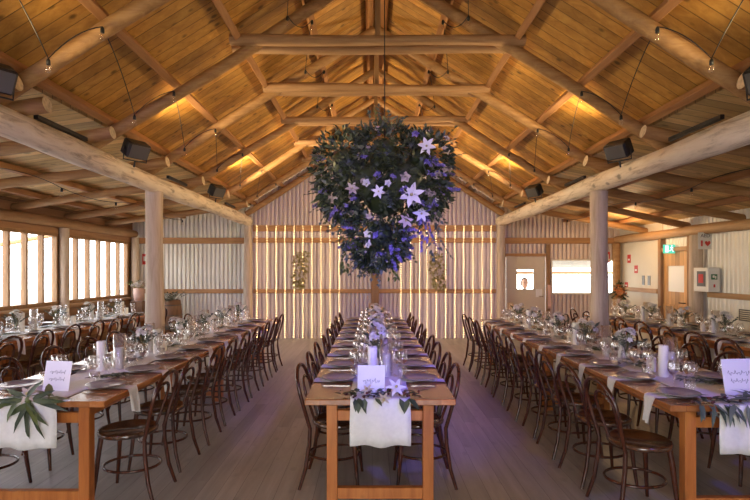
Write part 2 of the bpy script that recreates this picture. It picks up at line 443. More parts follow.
# right wall: boarded panel, door, corrugated run
DY0, DY1, DZ = 9.2, 10.0, 1.98
mb = MB(); mb.box(XR, XR + .05, 10.08, YB, 0, 2.7)
struct(mb.build('wall_right', 'whitepanel'), 'smooth cream wall panel beyond the side door', 'wall')
mb = MB()
corrugated(mb, YF, 9.1, 0, 2.72, XR + .02, axis='Y', pitch=.1, amp=.007, sgn=1); corrugated(mb, 9.1, 10.08, DZ, 2.72, XR + .02, axis='Y', pitch=.1, amp=.007, sgn=1)
struct(mb.build('wall_right', 'corr'), 'white ribbed metal wall of the right aisle', 'wall')
trim(XR - .05, XR - .005, YF, 8.66, 1.15, 1.24, 'girtY', 'timber rail along the white ribbed right wall')
trim(XR - .05, XR - .002, 10.2, 11.6, 1.14, 1.23, 'girtY', 'short timber rail on the cream panel')
trim(XR - .08, XR + .04, 10.0, 10.1, 0, 2.3, 'frameZ'); trim(XR - .06, XR + .04, 9.12, 9.2, 0, 2.3, 'frameZ'); trim(XR - .06, XR + .04, 9.2, 10.0, DZ, DZ + .08, 'girtY')
# front wall behind the camera with a wide open doorway
mb = MB()
mb.box(XL, -1.1, YF - .06, YF, 0, 2.7); mb.box(1.1, XR, YF - .06, YF, 0, 2.7); mb.box(-2.9, 3.0, YF - .06, YF, 2.7, 5.0)
struct(mb.build('wall_front', 'corr'), 'wall behind the viewer around a wide doorway', 'wall')
for s, x, n in ((-1, XL + .05, 'left'), (1, XR - .07, 'right')):
    b = MB(); zp = 2.47 if s < 0 else 2.33
    pts = [(x, YF + i * .7, zp + .008 * math.sin(i * 1.7)) for i in range(21)]
    pts[-1] = (x, YB, zp)
    b.tube(pts, [.09 + .006 * math.sin(i * 2.1) for i in range(21)], 12, capmi=1)
    tag(b.build('wall_plate_log', ['girtY', 'endgrain']), 'long horizontal log along the top of the %s wall' % n, 'beam')

# ------------------------------------------------------------------ doors and hatch
b = MB(); b.bbox(D1[0] + .01, D1[1] - .01, YB - .03, YB + .015, .01, 1.17); b.bbox(D1[0] + .01, D1[1] - .01, YB - .03, YB + .015, 1.63, D1[2])
b.bbox(D1[0] + .01, 3.43, YB - .03, YB + .015, 1.17, 1.63); b.bbox(3.82, D1[1] - .01, YB - .03, YB + .015, 1.17, 1.63)
d = struct(b.build('door_1', 'doorpaint'), 'pale painted back door with a small square window', 'door')
b = MB(); b.box(3.42, 3.83, YB - .012, YB - .008, 1.16, 1.64); b.build('pane', 'pane', d)
b = MB(); b.bbox(3.87, 4.02, YB - .036, YB - .03, .98, 1.17, .002); b.build('push_plate', 'white', d)
b = MB(); b.tube([(4.02, YB - .03, 1.0), (4.02, YB - .08, 1.0), (3.93, YB - .08, 1.0)], .01, 8); b.build('door_handle', 'steel', d)
b = MB(); fw = .04
b.bbox(H1[0], H1[1], YB - .06, YB + .03, H1[2] - fw, H1[2], .004); b.bbox(H1[0], H1[1], YB - .06, YB + .03, H1[3], H1[3] + fw, .004)
b.bbox(H1[0] - fw, H1[0], YB - .06, YB + .03, H1[2] - fw, H1[3] + fw, .004); b.bbox(H1[1], H1[1] + fw, YB - .06, YB + .03, H1[2] - fw, H1[3] + fw, .004)
w = struct(b.build('window_6', 'whitepanel'), 'wide serving window in the back wall', 'window')
b = MB(); b.box(H1[0], H1[1], YB - .012, YB - .008, H1[2], H1[3]); b.build('pane', 'pane', w)
b = MB(); b.box(H1[0], H1[1], YB - .03, YB + .01, 1.44, 1.47); b.build('glazing_bar', 'whitepanel', w)
# side door in the right wall (ledged and braced, pane in its upper half)
b = MB(); x0, x1 = XR - .02, XR + .02
b.box(x0, x1, DY0 + .01, DY1 - .01, .01, 1.2); b.box(x0, x1, DY0 + .01, DY0 + .14, 1.2, 1.7); b.box(x0, x1, DY1 - .14, DY1 - .01, 1.2, 1.7); b.box(x0, x1, DY0 + .01, DY1 - .01, 1.7, DZ)
d = struct(b.build('door_2', 'doortimber'), 'orange timber side door with a bright pane', 'door')
b = MB(); b.box(XR - .005, XR + .005, DY0 + .14, DY1 - .14, 1.2, 1.7); b.build('pane', 'bright_panel', d)
b = MB(); b.bbox(XR - .045, XR - .02, DY0 + .03, DY1 - .03, .85, .95, .003); b.bbox(XR - .045, XR - .02, DY0 + .03, DY1 - .03, .15, .27, .003)
b.tube([(XR - .032, DY0 + .08, .3), (XR - .032, DY1 - .08, .84)], .03, 4); b.build('brace', 'doortimber', d)
b = MB(); b.tube([(XR - .02, DY0 + .1, 1.0), (XR - .07, DY0 + .1, 1.0), (XR - .07, DY0 + .22, 1.0)], .01, 8); b.build('door_handle', 'black', d)

# ------------------------------------------------------------------ log frame
def log(name, p, q, r0, r1, mat, label, cat, group=None, wob=.012, n=12, seg=None, endmat='endgrain'):
    p, q = Vector(p), Vector(q); L = (q - p).length; seg = seg or max(4, int(L / .35))
    a1, a2, a3 = [R.uniform(0, 6) for _ in range(3)]
    d = (q - p).normalized(); sd = d.cross(Vector((0, 0, 1)))
    sd = sd.normalized() if sd.length > .05 else Vector((1, 0, 0)); up = sd.cross(d)
    pts = []; rad = []
    for i in range(seg + 1):
        t = i / seg; e = math.sin(PI * t)
        pts.append(p.lerp(q, t) + sd * wob * e * math.sin(a1 + t * L * 1.3) + up * wob * e * math.sin(a2 + t * L * 1.1))
        rad.append((r0 + (r1 - r0) * t) * (1 + .06 * math.sin(a3 + t * L * 2.3) + R.uniform(-.02, .02)))
    b = MB(); b.tube(pts, rad, n, capmi=1)
    return tag(b.build(name, [mat, endmat]), label, cat, group)

for x, n in ((BL, 'left'), (BR, 'right')):
    log('log_beam', (x, YF + .1, ZB), (x, YB - .12, ZB - .02), .125, .115, 'beamlog', 'pale peeled log beam running the length of the %s side of the nave' % n, 'beam', 'main log beams', wob=.02, n=18)
    for k, y in enumerate((1.62, 6.66, 11.7)):
        if k == 0: lab = 'log post under the %s beam nearest the viewer' % n
        elif k == 1: lab = 'grey weathered log post beside the %s table' % n
        else: lab = 'log post at the back wall on the %s side of the fairy lights' % n
        log('log_post', (x, y, 0), (x, y, ZB - .115), .12 if k < 2 else .1, .11 if k < 2 else .09, 'postlog', lab, 'post', 'nave posts', wob=.008, n=16)
for k, y in enumerate(POSTS_L):
    log('wall_post', (XL + .08, y, 0), (XL + .08, y, 2.38), .085, .08, 'postlog', 'log post between the left windows, %s from the viewer' % ORD[k].replace('nearest', 'first'), 'post', 'left wall posts', wob=.004)
log('wall_post', (XL + .12, YB - .15, 0), (XL + .12, YB - .15, 2.38), .09, .085, 'postlog', 'corner log post where the left windows meet the back wall', 'post', wob=.004)
log('wall_post', (XR - .12, 8.84, 0), (XR - .12, 8.84, 2.24), .11, .1, 'postlog', 'dark log post carrying the defibrillator cabinet by the side door', 'post', wob=.004)
log('wall_post', (XR - .14, YB - .16, 0), (XR - .14, YB - .16, 2.24), .09, .085, 'pole', 'orange log post in the back right corner', 'post', wob=.004)
for s, n in ((-1, 'left'), (1, 'right')):
    for k, y in enumerate(RY):
        o_ = ORD[k] if k else 'nearest'
        xf = XC + s * (HALF + .12)
        log('rafter', (xf, y, zr(xf)), (XC + s * .03, y, zr(XC + .03)), .066, .056, 'pole', 'round pole rafter on the %s roof slope, %s from the viewer' % (n, o_), 'rafter', 'nave rafters', wob=.022, n=12)
        xi = XC + s * (HALF - .24); xw = (XL - .3) if s < 0 else (XR + .3)
        dy = -.17
        log('aisle_pole', (xi, y + dy, za(xi) + .01), (xw, y + dy, za(xw) + .01), .068, .06, 'pole', 'round ceiling pole over the %s aisle, %s from the viewer' % (n, o_), 'pole', 'aisle ceiling poles', wob=.02, n=12)
    xf = XC + s * (HALF + .05)
    log('verge_rafter', (xf, YB - .14, zr(xf) - .02), (XC + s * .03, YB - .14, zr(XC) - .02), .07, .065, 'pole', 'last rafter on the %s slope, against the corrugated gable' % n, 'rafter', wob=.01)
log('aisle_pole', (XC - HALF + .2, 3.97 + .19 , za(BL) + .01), (XL - .3, 4.16, za(XL) + .01), .065, .06, 'pole', 'extra ceiling pole beside the third one of the left aisle', 'pole', wob=.02)
PX = [.1, .77, 1.47, 2.17, 2.83]
for s, n in ((-1, 'left'), (1, 'right')):
    for k, x in enumerate(PX):
        ang = math.atan(SL) * s
        xx = XC + s * x; z = zr(xx) + .14
        mt = Matrix.Translation((xx, 0, z)) @ Matrix.Rotation(ang, 4, 'Y')
        b = MB(); b.bbox(-.036, .036, YF + .02, YB - .04, -.055, .035, .004, mat=mt)
        tag(b.build('purlin', 'purlin'), 'long sawn purlin on the %s roof slope, number %s down from the ridge' % (n, ['one', 'two', 'three', 'four', 'five'][k]), 'purlin', 'nave purlins')
    for k, x in enumerate((3.75, 4.5, 5.25)):
        xx = XC + s * x; z = za(xx) + .11
        b = MB(); b.bbox(xx - .045, xx + .045, YF + .02, YB - .04, z - .045, z + .035, .004)
        tag(b.build('purlin', 'purlin'), 'sawn purlin above the %s aisle poles, %s from the nave' % (n, ['first', 'second', 'third'][k]), 'purlin', 'aisle purlins')
# collar ties in pairs + king posts
for k, y in enumerate(RY):
    zc = 4.02
    for j, dy in enumerate((-.085, .085)):
        h = 1.5 + R.uniform(-.04, .06)
        log('collar_tie', (XC - h, y + dy, zc + R.uniform(-.02, .02)), (XC + h, y + dy, zc + R.uniform(-.02, .02)), .054 + R.uniform(0, .008), .05, 'collarlog',
            'horizontal log collar tie on the %s side of the %s rafter pair' % (('near', 'far')[j], ORD[k].replace('nearest', 'first')), 'beam', 'collar ties', wob=.018)
    b = MB(); b.bbox(XC - .03, XC + .03, y - .025, y + .025, zc + .02, zr(XC) + .02, .004)
    tag(b.build('king_post', 'frameZ'), 'short upright between ridge and collar of the %s rafter pair' % ORD[k].replace('nearest', 'first'), 'post', 'king posts')

# ------------------------------------------------------------------ bentwood chair
def arc_hoop(w0, z0, y0, w1, z1, ztop, ytop, n=15):
    """inverted U, width w0 at z0, swelling to w1 at z1, rounded to ztop"""
    def yy(z): return y0 + (ytop - y0) * (z - z0) / (ztop - z0)
    L = [(-(w0 + (w1 - w0) * t), yy(z0 + (z1 - z0) * t), z0 + (z1 - z0) * t) for t in (0, .33, .66)]
    A = []
    for i in range(n):
        a = PI - PI * i / (n - 1)
        z = z1 + (ztop - z1) * math.sin(a) ** .85 if math.sin(a) > 0 else z1
        A.append((w1 * math.cos(a), yy(z), z))
    return L + A + [(-x, y, z) for x, y, z in reversed(L)]
def make_chair():
    t = thing('bentwood_chair', 'dark bentwood chair', 'chair')
    b = MB(); b.lathe([(.0001, .445), (.19, .445), (.205, .452), (.208, .468), (.203, .48), (.19, .483), (.17, .476), (.0001, .472)], 28, sy=.97); b.build('seat', 'seat', t)
    b = MB(); b.tube(arc_hoop(.165, .44, -.19, .195, .70, .885, -.305), [.0145] * 21, 8); b.build('back_frame', 'chair', t)
    b = MB(); b.tube(arc_hoop(.085, .475, -.165, .118, .68, .80, -.265), [.011] * 21, 8); b.build('inner_hoop', 'chair', t)
    for s in (-1, 1):
        b = MB(); b.tube([(s * .165, -.19, .45), (s * .168, -.195, .33), (s * .178, -.22, .15), (s * .195, -.265, 0)], [.0145, .0155, .015, .012], 8); b.build('leg', 'chair', t)
        b = MB(); b.tube([(s * .135, .125, .45), (s * .148, .138, .33), (s * .16, .152, .16), (s * .175, .17, 0)], [.018, .018, .015, .0115], 8); b.build('leg', 'chair', t)
    b = MB(); b.tube([(.165 * math.cos(a), -.03 + .195 * math.sin(a), .215) for a in [2 * PI * i / 24 for i in range(24)]], .0095, 6, closed=True); b.build('stretcher_ring', 'chair', t)
    return t
CH = Proto(make_chair())
def chair(x, y, side, label, group):
    """side 'L': chair stands on the smaller-x side facing +X"""
    rz = (-PI / 2 if side == 'L' else PI / 2) + R.uniform(-.07, .07)
    CH.put((x + R.uniform(-.015, .015), y + R.uniform(-.02, .02), 0), rz, label, group)

# ------------------------------------------------------------------ tables
TH = .765; TT = .04
def table(xc, y0, y1, label, group, near, w=1.0):
    t = thing('trestle_table', label, 'table', (xc, y0, 0), 0, group)
    L = y1 - y0; b = MB(); b.bbox(-w / 2, w / 2, 0, L, TH - TT, TH, .005); b.build('tabletop', 'tablewood', t)
    for yy in ((.07, L - .09) if near else (.02, L - .14)):
        for s in (-1, 1):
            xa = s * (w / 2 - .175); b = MB(); b.bbox(xa - .036, xa + .036, yy, yy + .07, 0, TH - TT, .004); b.build('leg', 'tableleg', t)
        b = MB(); b.bbox(-w / 2 + .211, w / 2 - .211, yy + .012, yy + .055, .60, .67, .003); b.build('cross_rail', 'tableleg', t)
        b = MB(); b.bbox(-w / 2 + .211, w / 2 - .211, yy + .012, yy + .058, .07, .145, .003); b.build('stretcher', 'tableleg', t)
    for s in (-1, 1):
        xa = s * (w / 2 - .175); b = MB(); b.bbox(xa - .02, xa + .02, .141, L - .141, TH - TT - .09, TH - TT, .003); b.build('side_rail', 'tableleg', t)
def runner(xc, y0, y1, label, w=.4, drop=.3):
    b = MB(); z = TH + .003; pts = []
    prof = [(y0 - .012, TH - drop)] + [(y0 - .012, TH - drop * (1 - k / 5)) for k in range(1, 5)] + [(y0 - .012, TH - .008), (y0 - .004, z), (y0 + .02, z)]
    n = 40
    prof += [(y0 + .02 + (y1 - y0 - .04) * i / n, z) for i in range(1, n + 1)] + [(y1 + .004, z), (y1 + .012, TH - .008), (y1 + .012, TH - drop)]
    nx = 12; vs = []; F = []
    for j, (y, zz) in enumerate(prof):
        for i in range(nx + 1):
            u = i / nx; hang = max(0, (TH - zz) / drop)
            vs.append((xc + (u - .5) * w * (1 + .01 * math.sin(j * .9)), y - hang * .012 * (1 + math.sin(u * 15 + xc * 5)) * (1 if y < y0 + 1 else -1), zz + (0.0012 * math.sin(j * 1.3 + i * 2) if hang == 0 else 0) + (.008 * math.sin(u * 9) * (hang > .99))))
    for j in range(len(prof) - 1):
        for i in range(nx):
            a = j * (nx + 1) + i; F.append((a, a + 1, a + nx + 2, a + nx + 1))
    b.add(vs, F, 0, True); o = b.build('table_runner', 'linen')
    sm = o.modifiers.new('solid', 'SOLIDIFY'); sm.thickness = .002; sm.offset = 1
    tag(o, label, 'table runner', 'linen runners')

# place setting pieces
b = MB(); b.lathe([(.0001, 0), (.075, 0), (.085, .004), (.128, .018), (.135, .022), (.133, .026), (.09, .012), (.0001, .009)], 28)
PLATE = Proto(tag(b.build('dinner_plate', 'plate'), 'plate', 'plate'))
def napkin_mesh():
    b = MB(); w = .13; nx = 8
    # local: +x towards the table edge (edge at x=.175)
    prof = [(-.16, .004), (-.08, .005), (0, .004), (.08, .005), (.165, .004), (.180, .002), (.187, -.02), (.189, -.06), (.192, -.11), (.193, -.155)]
    vs = []; F = []
    for j, (x, z) in enumerate(prof):
        for i in range(nx + 1):
            u = i / nx - .5; h = max(0, -z)
            ww = w * (1 - .35 * min(1, h * 6))
            vs.append((x + h * .09 * (1 + math.sin(u * 17)), u * ww, z + (.003 * (1 + math.sin(u * 16 + j)) if z > 0 else 0) - (.03 * (u + .5) if j == len(prof) - 1 else 0)))
    for j in range(len(prof) - 1):
        for i in range(nx):
            a = j * (nx + 1) + i; F.append((a, a + 1, a + nx + 2, a + nx + 1))
    b.add(vs, F, 0, True); return b
NAP = Proto(tag(napkin_mesh().build('napkin', 'napkin'), 'napkin', 'napkin'))
b = MB()
b.bbox(-.085, .02, -.006, .006, 0, .004, .0015); b.bbox(.015, .04, -.012, .012, 0, .003, .001)
for i in range(4): b.box(.04, .085, -.0115 + i * .0065, -.0085 + i * .0065, 0.0005, .003)
FORK = Proto(tag(b.build('fork', 'steel'), 'fork', 'fork'))
b = MB(); b.bbox(-.1, 0, -.007, .007, 0, .006, .002); b.add([(0, -.007, .001), (.1, -.008, .001), (.115, .004, .001), (.11, .008, .001), (0, .008, .001), (0, -.007, .0035), (.1, -.008, .003), (.115, .004, .003), (.11, .008, .003), (0, .008, .0035)],
    [(4, 3, 2, 1, 0), (5, 6, 7, 8, 9), (0, 1, 6, 5), (1, 2, 7, 6), (2, 3, 8, 7), (3, 4, 9, 8)])
KNIFE = Proto(tag(b.build('table_knife', 'steel'), 'knife', 'knife'))
b = MB(); b.lathe([(.036, 0), (.034, .003), (.01, .006), (.004, .02), (.004, .08), (.008, .088), (.03, .105), (.041, .13), (.042, .15), (.037, .18), (.032, .20), (.0305, .20), (.035, .18), (.0395, .15), (.038, .13), (.027, .108), (.0001, .093)], 16)
WINE = Proto(tag(b.build('wine_glass', 'glass'), 'wine glass', 'wine glass'))
b = MB(); b.lathe([(.030, 0), (.033, .004), (.036, .05), (.037, .10), (.0355, .10), (.034, .05), (.03, .008), (.0001, .008)], 16)
TUMB = Proto(tag(b.build('water_tumbler', 'glass'), 'tumbler', 'tumbler'))
def candle(h, r):
    t = thing('pillar_candle', 'candle', 'candle')
    b = MB(); b.lathe([(r * .98, 0), (r, .004), (r, h - .006), (r * .93, h), (r * .8, h - .004), (.004, h - .012)], 20); b.build('wax_body', 'wax', t)
    b = MB(); b.tube([(0, 0, h - .014), (0.001, 0, h + .012)], .0018, 5); b.build('wick', 'wick', t)
    return Proto(t)
CANDLES = {'tall': candle(.25, .036), 'medium': candle(.18, .036), 'short': candle(.12, .036)}
b = MB(); b.lathe([(.05, 0), (.05, .3), (.048, .3), (.048, .006), (.0001, .006)], 20)
HURR = Proto(tag(b.build('hurricane_glass', 'glass'), 'glass', 'glass cylinder'))

def sprig_mb(b, p, d, L, leafL, leafW, n, mi=0, droop=0.0, stem_mi=None, flat=.5):
    """a leafy stem"""
    p = Vector(p); d = Vector(d).normalized(); pts = [p.copy()]
    for i in range(n):
        d = (d + Vector((R.uniform(-.18, .18), R.uniform(-.18, .18), R.uniform(-.12, .12) * flat - droop))).normalized()
        q = pts[-1] + d * (L / n); pts.append(q)
        for s in (-1, 1):
            sd = d.cross(Vector((0, 0, 1)))
            if sd.length < .1: sd = Vector((R.uniform(-1, 1), R.uniform(-1, 1), 0))
            sd.normalize()
            dd = (d * .6 + sd * s * R.uniform(.5, 1) + Vector((0, 0, R.uniform(-.25, .45) * flat))).normalized()
            b.leaf(q, dd, Vector((R.uniform(-.3, .3), R.uniform(-.3, .3), 1)), leafL * R.uniform(.7, 1.15), leafW * R.uniform(.8, 1.1), .15, mi)
    b.leaf(pts[-1], d, (0, 0, 1), leafL, leafW, .1, mi)
    b.tube(pts, .0022, 4, mi=mi if stem_mi is None else stem_mi)
def sprig_thing(seed, kind):
    R.seed(seed); b = MB()
    m = {'grey': 'leaf_grey', 'dark': 'leaf_dark'}[kind]
    for k in range(3):
        a = (k - 1) * .5
        sprig_mb(b, (0, -.13 + .02 * k, .012), (math.sin(a) * .6, 1, .04), .26, .055, .024 if kind == 'grey' else .018, 8, 0, flat=.3)
    zmin = min(v[2] for v in b.v)
    b.v = [(x, y, max(z, .003)) for x, y, z in b.v]
    return Proto(tag(b.build('foliage_sprig', m), 's', 'foliage'))
SPR = [sprig_thing(3, 'grey'), sprig_thing(5, 'dark')]
def flower_mb(b, p, nrm, r, n=6, mi=0, cmi=None, cup=.5, wide=.5):
    """open flower: petals round a centre"""
    p = Vector(p); nrm = Vector(nrm).normalized(); u = nrm.orthogonal().normalized(); v = nrm.cross(u)
    a0 = R.uniform(0, 6)
    for k in range(n):
        a = a0 + 2 * PI * k / n; rad = u * math.cos(a) + v * math.sin(a)
        b.leaf(p, rad + nrm * cup, nrm, r, r * wide, .35, mi, tip=.9)
    if cmi is not None: b.ball(p + nrm * r * .12, r * .13, 6, 4, cmi)
def rose_mb(b, p, nrm, r, mi=0):
    for q, (n, c, s) in enumerate(((5, .3, 1), (5, .9, .85), (4, 2.0, .65), (3, 4, .5))): flower_mb(b, p, nrm, r * s, n, mi, None, c, .95)
def small_bouquet(seed, mats, h, vaseh, rr, name, nfl=14, tall=False):
    """glass vase with flowers and leaves"""
    R.seed(seed); t = thing(name, 'x', 'flower arrangement')
    b = MB(); b.lathe([(.035, 0), (.045, .01), (.05, vaseh * .5), (.035, vaseh * .85), (.042, vaseh), (.04, vaseh), (.033, vaseh * .85), (.047, vaseh * .5), (.04, .014), (.0001, .012)], 16)
    b.build('vase', mats[2], t)
    f = MB(); l = MB(); st = MB()
    for k in range(nfl):
        a = R.uniform(0, 2 * PI); q = R.uniform(.15, 1) ** .7
        p = Vector((math.cos(a) * rr * q, math.sin(a) * rr * q, h - rr * .9 * q * q + R.uniform(-.03, .02)))
        (rose_mb if k % 3 else flower_mb)(f, p, p - Vector((0, 0, vaseh)), R.uniform(.028, .045))
        st.tube([(0, 0, .03), (p.x * .25, p.y * .25, vaseh), p], .0018, 4)
    for k in range(9):
        a = R.uniform(0, 2 * PI); sprig_mb(l, (math.cos(a) * .02, math.sin(a) * .02, vaseh), (math.cos(a), math.sin(a), R.uniform(.3, 1.2)), rr * 1.2, .05, .022, 5)
    f.build('blossoms', mats[0], t); l.build('leaves', mats[1], t); st.build('stems', 'leaf_green', t)
    return Proto(t)
BOUQ = small_bouquet(11, ('petal_white', 'leaf_grey', 'glass'), .30, .13, .12, 'flower_vase')

# ------------------------------------------------------------------ lay the tables
GS = {}
def lay(xc, ys, name, sides, w=1.0, y0=0, y1=0, cand_off=0.0):
    """one setting per seat on each side"""
    for si in sides:
        s = -1 if si == 'L' else 1
        sn = 'left' if si == 'L' else 'right'
        for k, y in enumerate(ys):
            ex = xc + s * w / 2; rz = 0 if s > 0 else PI
            where = 'at the %s place, %s side of the %s' % (ORD[k], sn, name)
            NAP.put((ex - s * .178, y + R.uniform(-.015, .015), TH), rz, 'white napkin hanging ' + where, 'napkins on the ' + name)
            PLATE.put((ex - s * .19, y, TH + .0095), 0, 'taupe dinner plate ' + where, 'plates on the ' + name)
            FORK.put((ex - s * .18, y - s * .165, TH), rz + PI, 'dinner fork ' + where, 'forks on the ' + name)
            KNIFE.put((ex - s * .18, y + s * .165, TH), rz + PI, 'table knife ' + where, 'knives on the ' + name)
            jx = R.uniform(-.008, .008); jy = R.uniform(-.015, .015)
            gx = w / 2 - .345
            WINE.put((xc + s * (gx - .03) + jx * .5, y + .17 + jy * .5, TH + .0045), 0, 'stemmed wine glass ' + where, 'wine glasses on the ' + name)
            WINE.put((xc + s * (gx + .045) + jx * .5, y + .235, TH + .0015), 0, 'second wine glass ' + where, 'wine glasses on the ' + name) if k < len(ys) - 1 else None
            TUMB.put((xc + s * (gx + .03) + jx * .5, y + .075 + jy * .3, TH), 0, 'water tumbler ' + where, 'tumblers on the ' + name)
def centre_line(xc, ya, yb, name, step=.86, off=.35):
    n = int((yb - ya - off) / step) + 1
    for k in range(n):
        y = ya + off + k * step
        z = TH + .0045
        where = 'in the %s candle cluster of the %s' % (ORD[k], name)
        fl = 1 if k % 2 == 0 else -1
        CANDLES['tall'].put((xc - .05 * fl, y, z), 0, 'tall white pillar candle ' + where, 'candles on the ' + name)
        CANDLES['medium'].put((xc + .06 * fl, y + .09, z), 0, 'mid height white candle ' + where, 'candles on the ' + name)
        CANDLES['short'].put((xc - .035 * fl, y + .2, z), 0, 'short white pillar candle ' + where, 'candles on the ' + name)
        HURR.put((xc + .06 * fl, y + .09, z), 0, 'clear glass cylinder round a candle ' + where, 'glass cylinders on the ' + name)
        if y + .6 < yb: SPR[k % 2].put((xc + R.uniform(-.02, .02), y + .43, z), R.uniform(-.25, .25), ('grey green' if k % 2 == 0 else 'dark green') + ' sprig beyond the %s candle cluster of the %s' % (ORD[k], name), 'sprigs on the ' + name)
        if y + .75 < yb: BOUQ.put((xc, y + .68, z), R.uniform(0, 6), 'glass vase of white flowers beyond the %s candle cluster of the %s' % (ORD[k], name), 'flower vases on the ' + name)
R.seed(21)
CT = ('centre table', .055, 3.3, 8.86); LT = ('left table', -2.24, 3.25, 8.80); RT = ('right table', 2.38, 3.15, 8.70)
LA = ('window side table', -4.80, 4.5, 9.9); RA = ('far right table', 4.62, 4.3, 9.8)
ysC = [3.86 + .575 * i + (.06 if i > 3 else 0) for i in range(9)]; ysL = [3.63 + .58 * i for i in range(9)]; ysR = [3.38 + .54 * i + (.08 if i > 4 else 0) for i in range(10)]
ysLA = [4.95 + .58 * i for i in range(9)]; ysRA = [4.78 + .58 * i for i in range(9)]
MID = {'centre table': (ysC[3] + ysC[4]) / 2, 'left table': (ysL[4] + ysL[5]) / 2, 'right table': (ysR[4] + ysR[5]) / 2, 'window side table': (ysLA[3] + ysLA[4]) / 2, 'far right table': (ysRA[3] + ysRA[4]) / 2}
for nm, xc, a, b_ in (CT, LT, RT, LA, RA):
    mid = MID[nm]
    table(xc, a, mid - .001, 'near half of the %s, an orange brown timber trestle table' % nm, 'timber trestle tables', True)
    table(xc, mid + .001, b_, 'far half of the %s, an orange brown timber trestle table' % nm, 'timber trestle tables', False)
    runner(xc, a, b_, 'white linen runner along the %s' % nm)
    centre_line(xc, a, b_, nm, off={'centre table': .62, 'left table': .98, 'right table': .85}.get(nm, .7))
lay(CT[1], ysC, CT[0], 'LR'); lay(LT[1], ysL, LT[0], 'LR'); lay(RT[1], ysR, RT[0], 'LR')
lay(LA[1], ysLA, LA[0], 'LR'); lay(RA[1], ysRA, RA[0], 'LR')
def chairs(xc, ys, name, side, offx):
    s = -1 if side == 'L' else 1; sn = 'left' if s < 0 else 'right'
    for k, y in enumerate(ys):
        if any(abs(y - 6.66) < .36 and abs(xc + s * offx - px) < .4 for px in (BL, BR)): continue
        chair(xc + s * offx, y, side, 'dark bentwood chair, %s along the %s side of the %s' % (ORD[k], sn, name), 'bentwood chairs at the ' + name)
chairs(CT[1], ysC, CT[0], 'L', .31); chairs(CT[1], ysC, CT[0], 'R', .31)
chairs(LT[1], ysL, LT[0], 'R', .46); chairs(LT[1], ysL, LT[0], 'L', .53)
chairs(RT[1], ysR, RT[0], 'L', .56); chairs(RT[1], ysR, RT[0], 'R', .53)
chairs(LA[1], ysLA, LA[0], 'R', .53); chairs(RA[1], ysRA, RA[0], 'L', .52)

# ------------------------------------------------------------------ table-end cards and foliage
def card(x, y, w, h, rz, tilt, label, seed, lines):
    R.seed(seed); t = thing('place_card', label, 'card', (x, y, TH + .006), rz)
    mt = Matrix.Rotation(-tilt, 4, 'X')
    b = MB(); b.box(-w / 2, w / 2, 0, .003, 0, h, mat=mt); b.build('card_sheet', 'paper', t)
    b = MB(); b.box(-w * .2, w * .2, .003, .005, 0, h * .5, mat=Matrix.Translation((0, .06, 0)) @ Matrix.Rotation(.25, 4, 'X')); b.build('card_stand', 'paper', t)
    b = MB()
    for (zc, ww, am) in lines:
        pts = []; n = 34
        for i in range(n):
            u = i / (n - 1)
            pts.append(mt @ Vector(((u - .5) * ww * w + .004 * math.sin(i * 1.9), -.0012, h * zc + am * math.sin(i * 1.25 + seed) * (.5 + .5 * math.sin(i * .7 + seed)))))
        b.tube(pts, .0011, 4)
    b.build('handwriting', 'ink', t)
card(-.005, 3.47, .19, .185, 0, .12, 'upright white card with handwriting at the end of the centre table', 3, [(.42, .62, .022)])
card(-2.23, 3.52, .20, .205, -.12, .2, 'white card leaning among leaves at the end of the left table', 4, [(.62, .6, .016), (.38, .6, .016)])
card(2.5, 3.38, .235, .245, .1, .18, 'large white handwritten card at the end of the right table', 6, [(.62, .7, .022), (.4, .55, .02)])

def end_foliage(xc, y0, seed, mats, n, LL, WW, label, berries=0, lily=None, sx=.2, ev=4, ox=(-1, 1)):
    R.seed(seed); t = thing('table_foliage', label, 'foliage', (xc, y0, TH))
    l = MB()
    for k in range(n):
        a = R.uniform(0, 2 * PI); x = R.uniform(-sx, sx); over = k % ev == 0
        if over: x = sx * R.uniform(*ox)
        if over:
            p = Vector((x, -.02, .015)); d = Vector((R.uniform(-.5, .9), -.5, -R.uniform(.1, 1.1)))
        else:
            p = Vector((x, R.uniform(.0, .14), .02)); d = Vector((math.cos(a), math.sin(a) * .6, R.uniform(.0, .35)))
        L = LL * R.uniform(.7, 1.1)
        pts_before = len(l.v)
        l.leaf(p, d, Vector((0, -.4 if over else 0, 1)), L, WW * R.uniform(.8, 1.2), .12 if not over else .3)
        for i in range(pts_before, len(l.v)):      # keep leaves above the top / in front of the edge
            v = l.v[i]
            if v[1] > -.02 and v[2] < .008: l.v[i] = (v[0], v[1], .008 + .001 * (k % 5))
    l.build('leaves', mats, t)
    if berries:
        b = MB()
        for k in range(berries): b.ball((R.uniform(-sx, sx), R.uniform(0, .1), R.uniform(.012, .04)), R.uniform(.007, .012), 8, 5)
        b.build('berries', 'berry', t)
    for (fx, fy, fz, r, nx, ny, nz, pm) in (lily or []):
        b = MB(); flower_mb(b, (fx, fy, fz), (nx, ny, nz), r, 6, 0, None, .45, .42)
        b.ball(Vector((fx, fy, fz)) + Vector((nx, ny, nz)).normalized() * .02, .01, 6, 4, 1)
        b.build('lily', [pm, 'leaf_gold'], t)
end_foliage(.06, 3.3, 31, 'leaf_dark', 44, .10, .036, 'dark leaves, berries and a white lily at the end of the centre table', 26,
            [(.10, .07, .06, .075, .2, -.7, .7, 'petal_white'), (-.09, .06, .045, .05, -.3, -.6, .8, 'petal_cream'), (.02, -.03, .02, .05, -.1, -.9, -.4, 'petal_cream')], sx=.27, ev=5, ox=(-.7, .7))
end_foliage(-2.2, 3.25, 32, 'leaf_green', 10, .2, .05, 'large green leaf spray draped over the end of the left table', 0, [(-.02, -.02, .05, .07, 0, -.8, .6, 'petal_cream')], sx=.1)
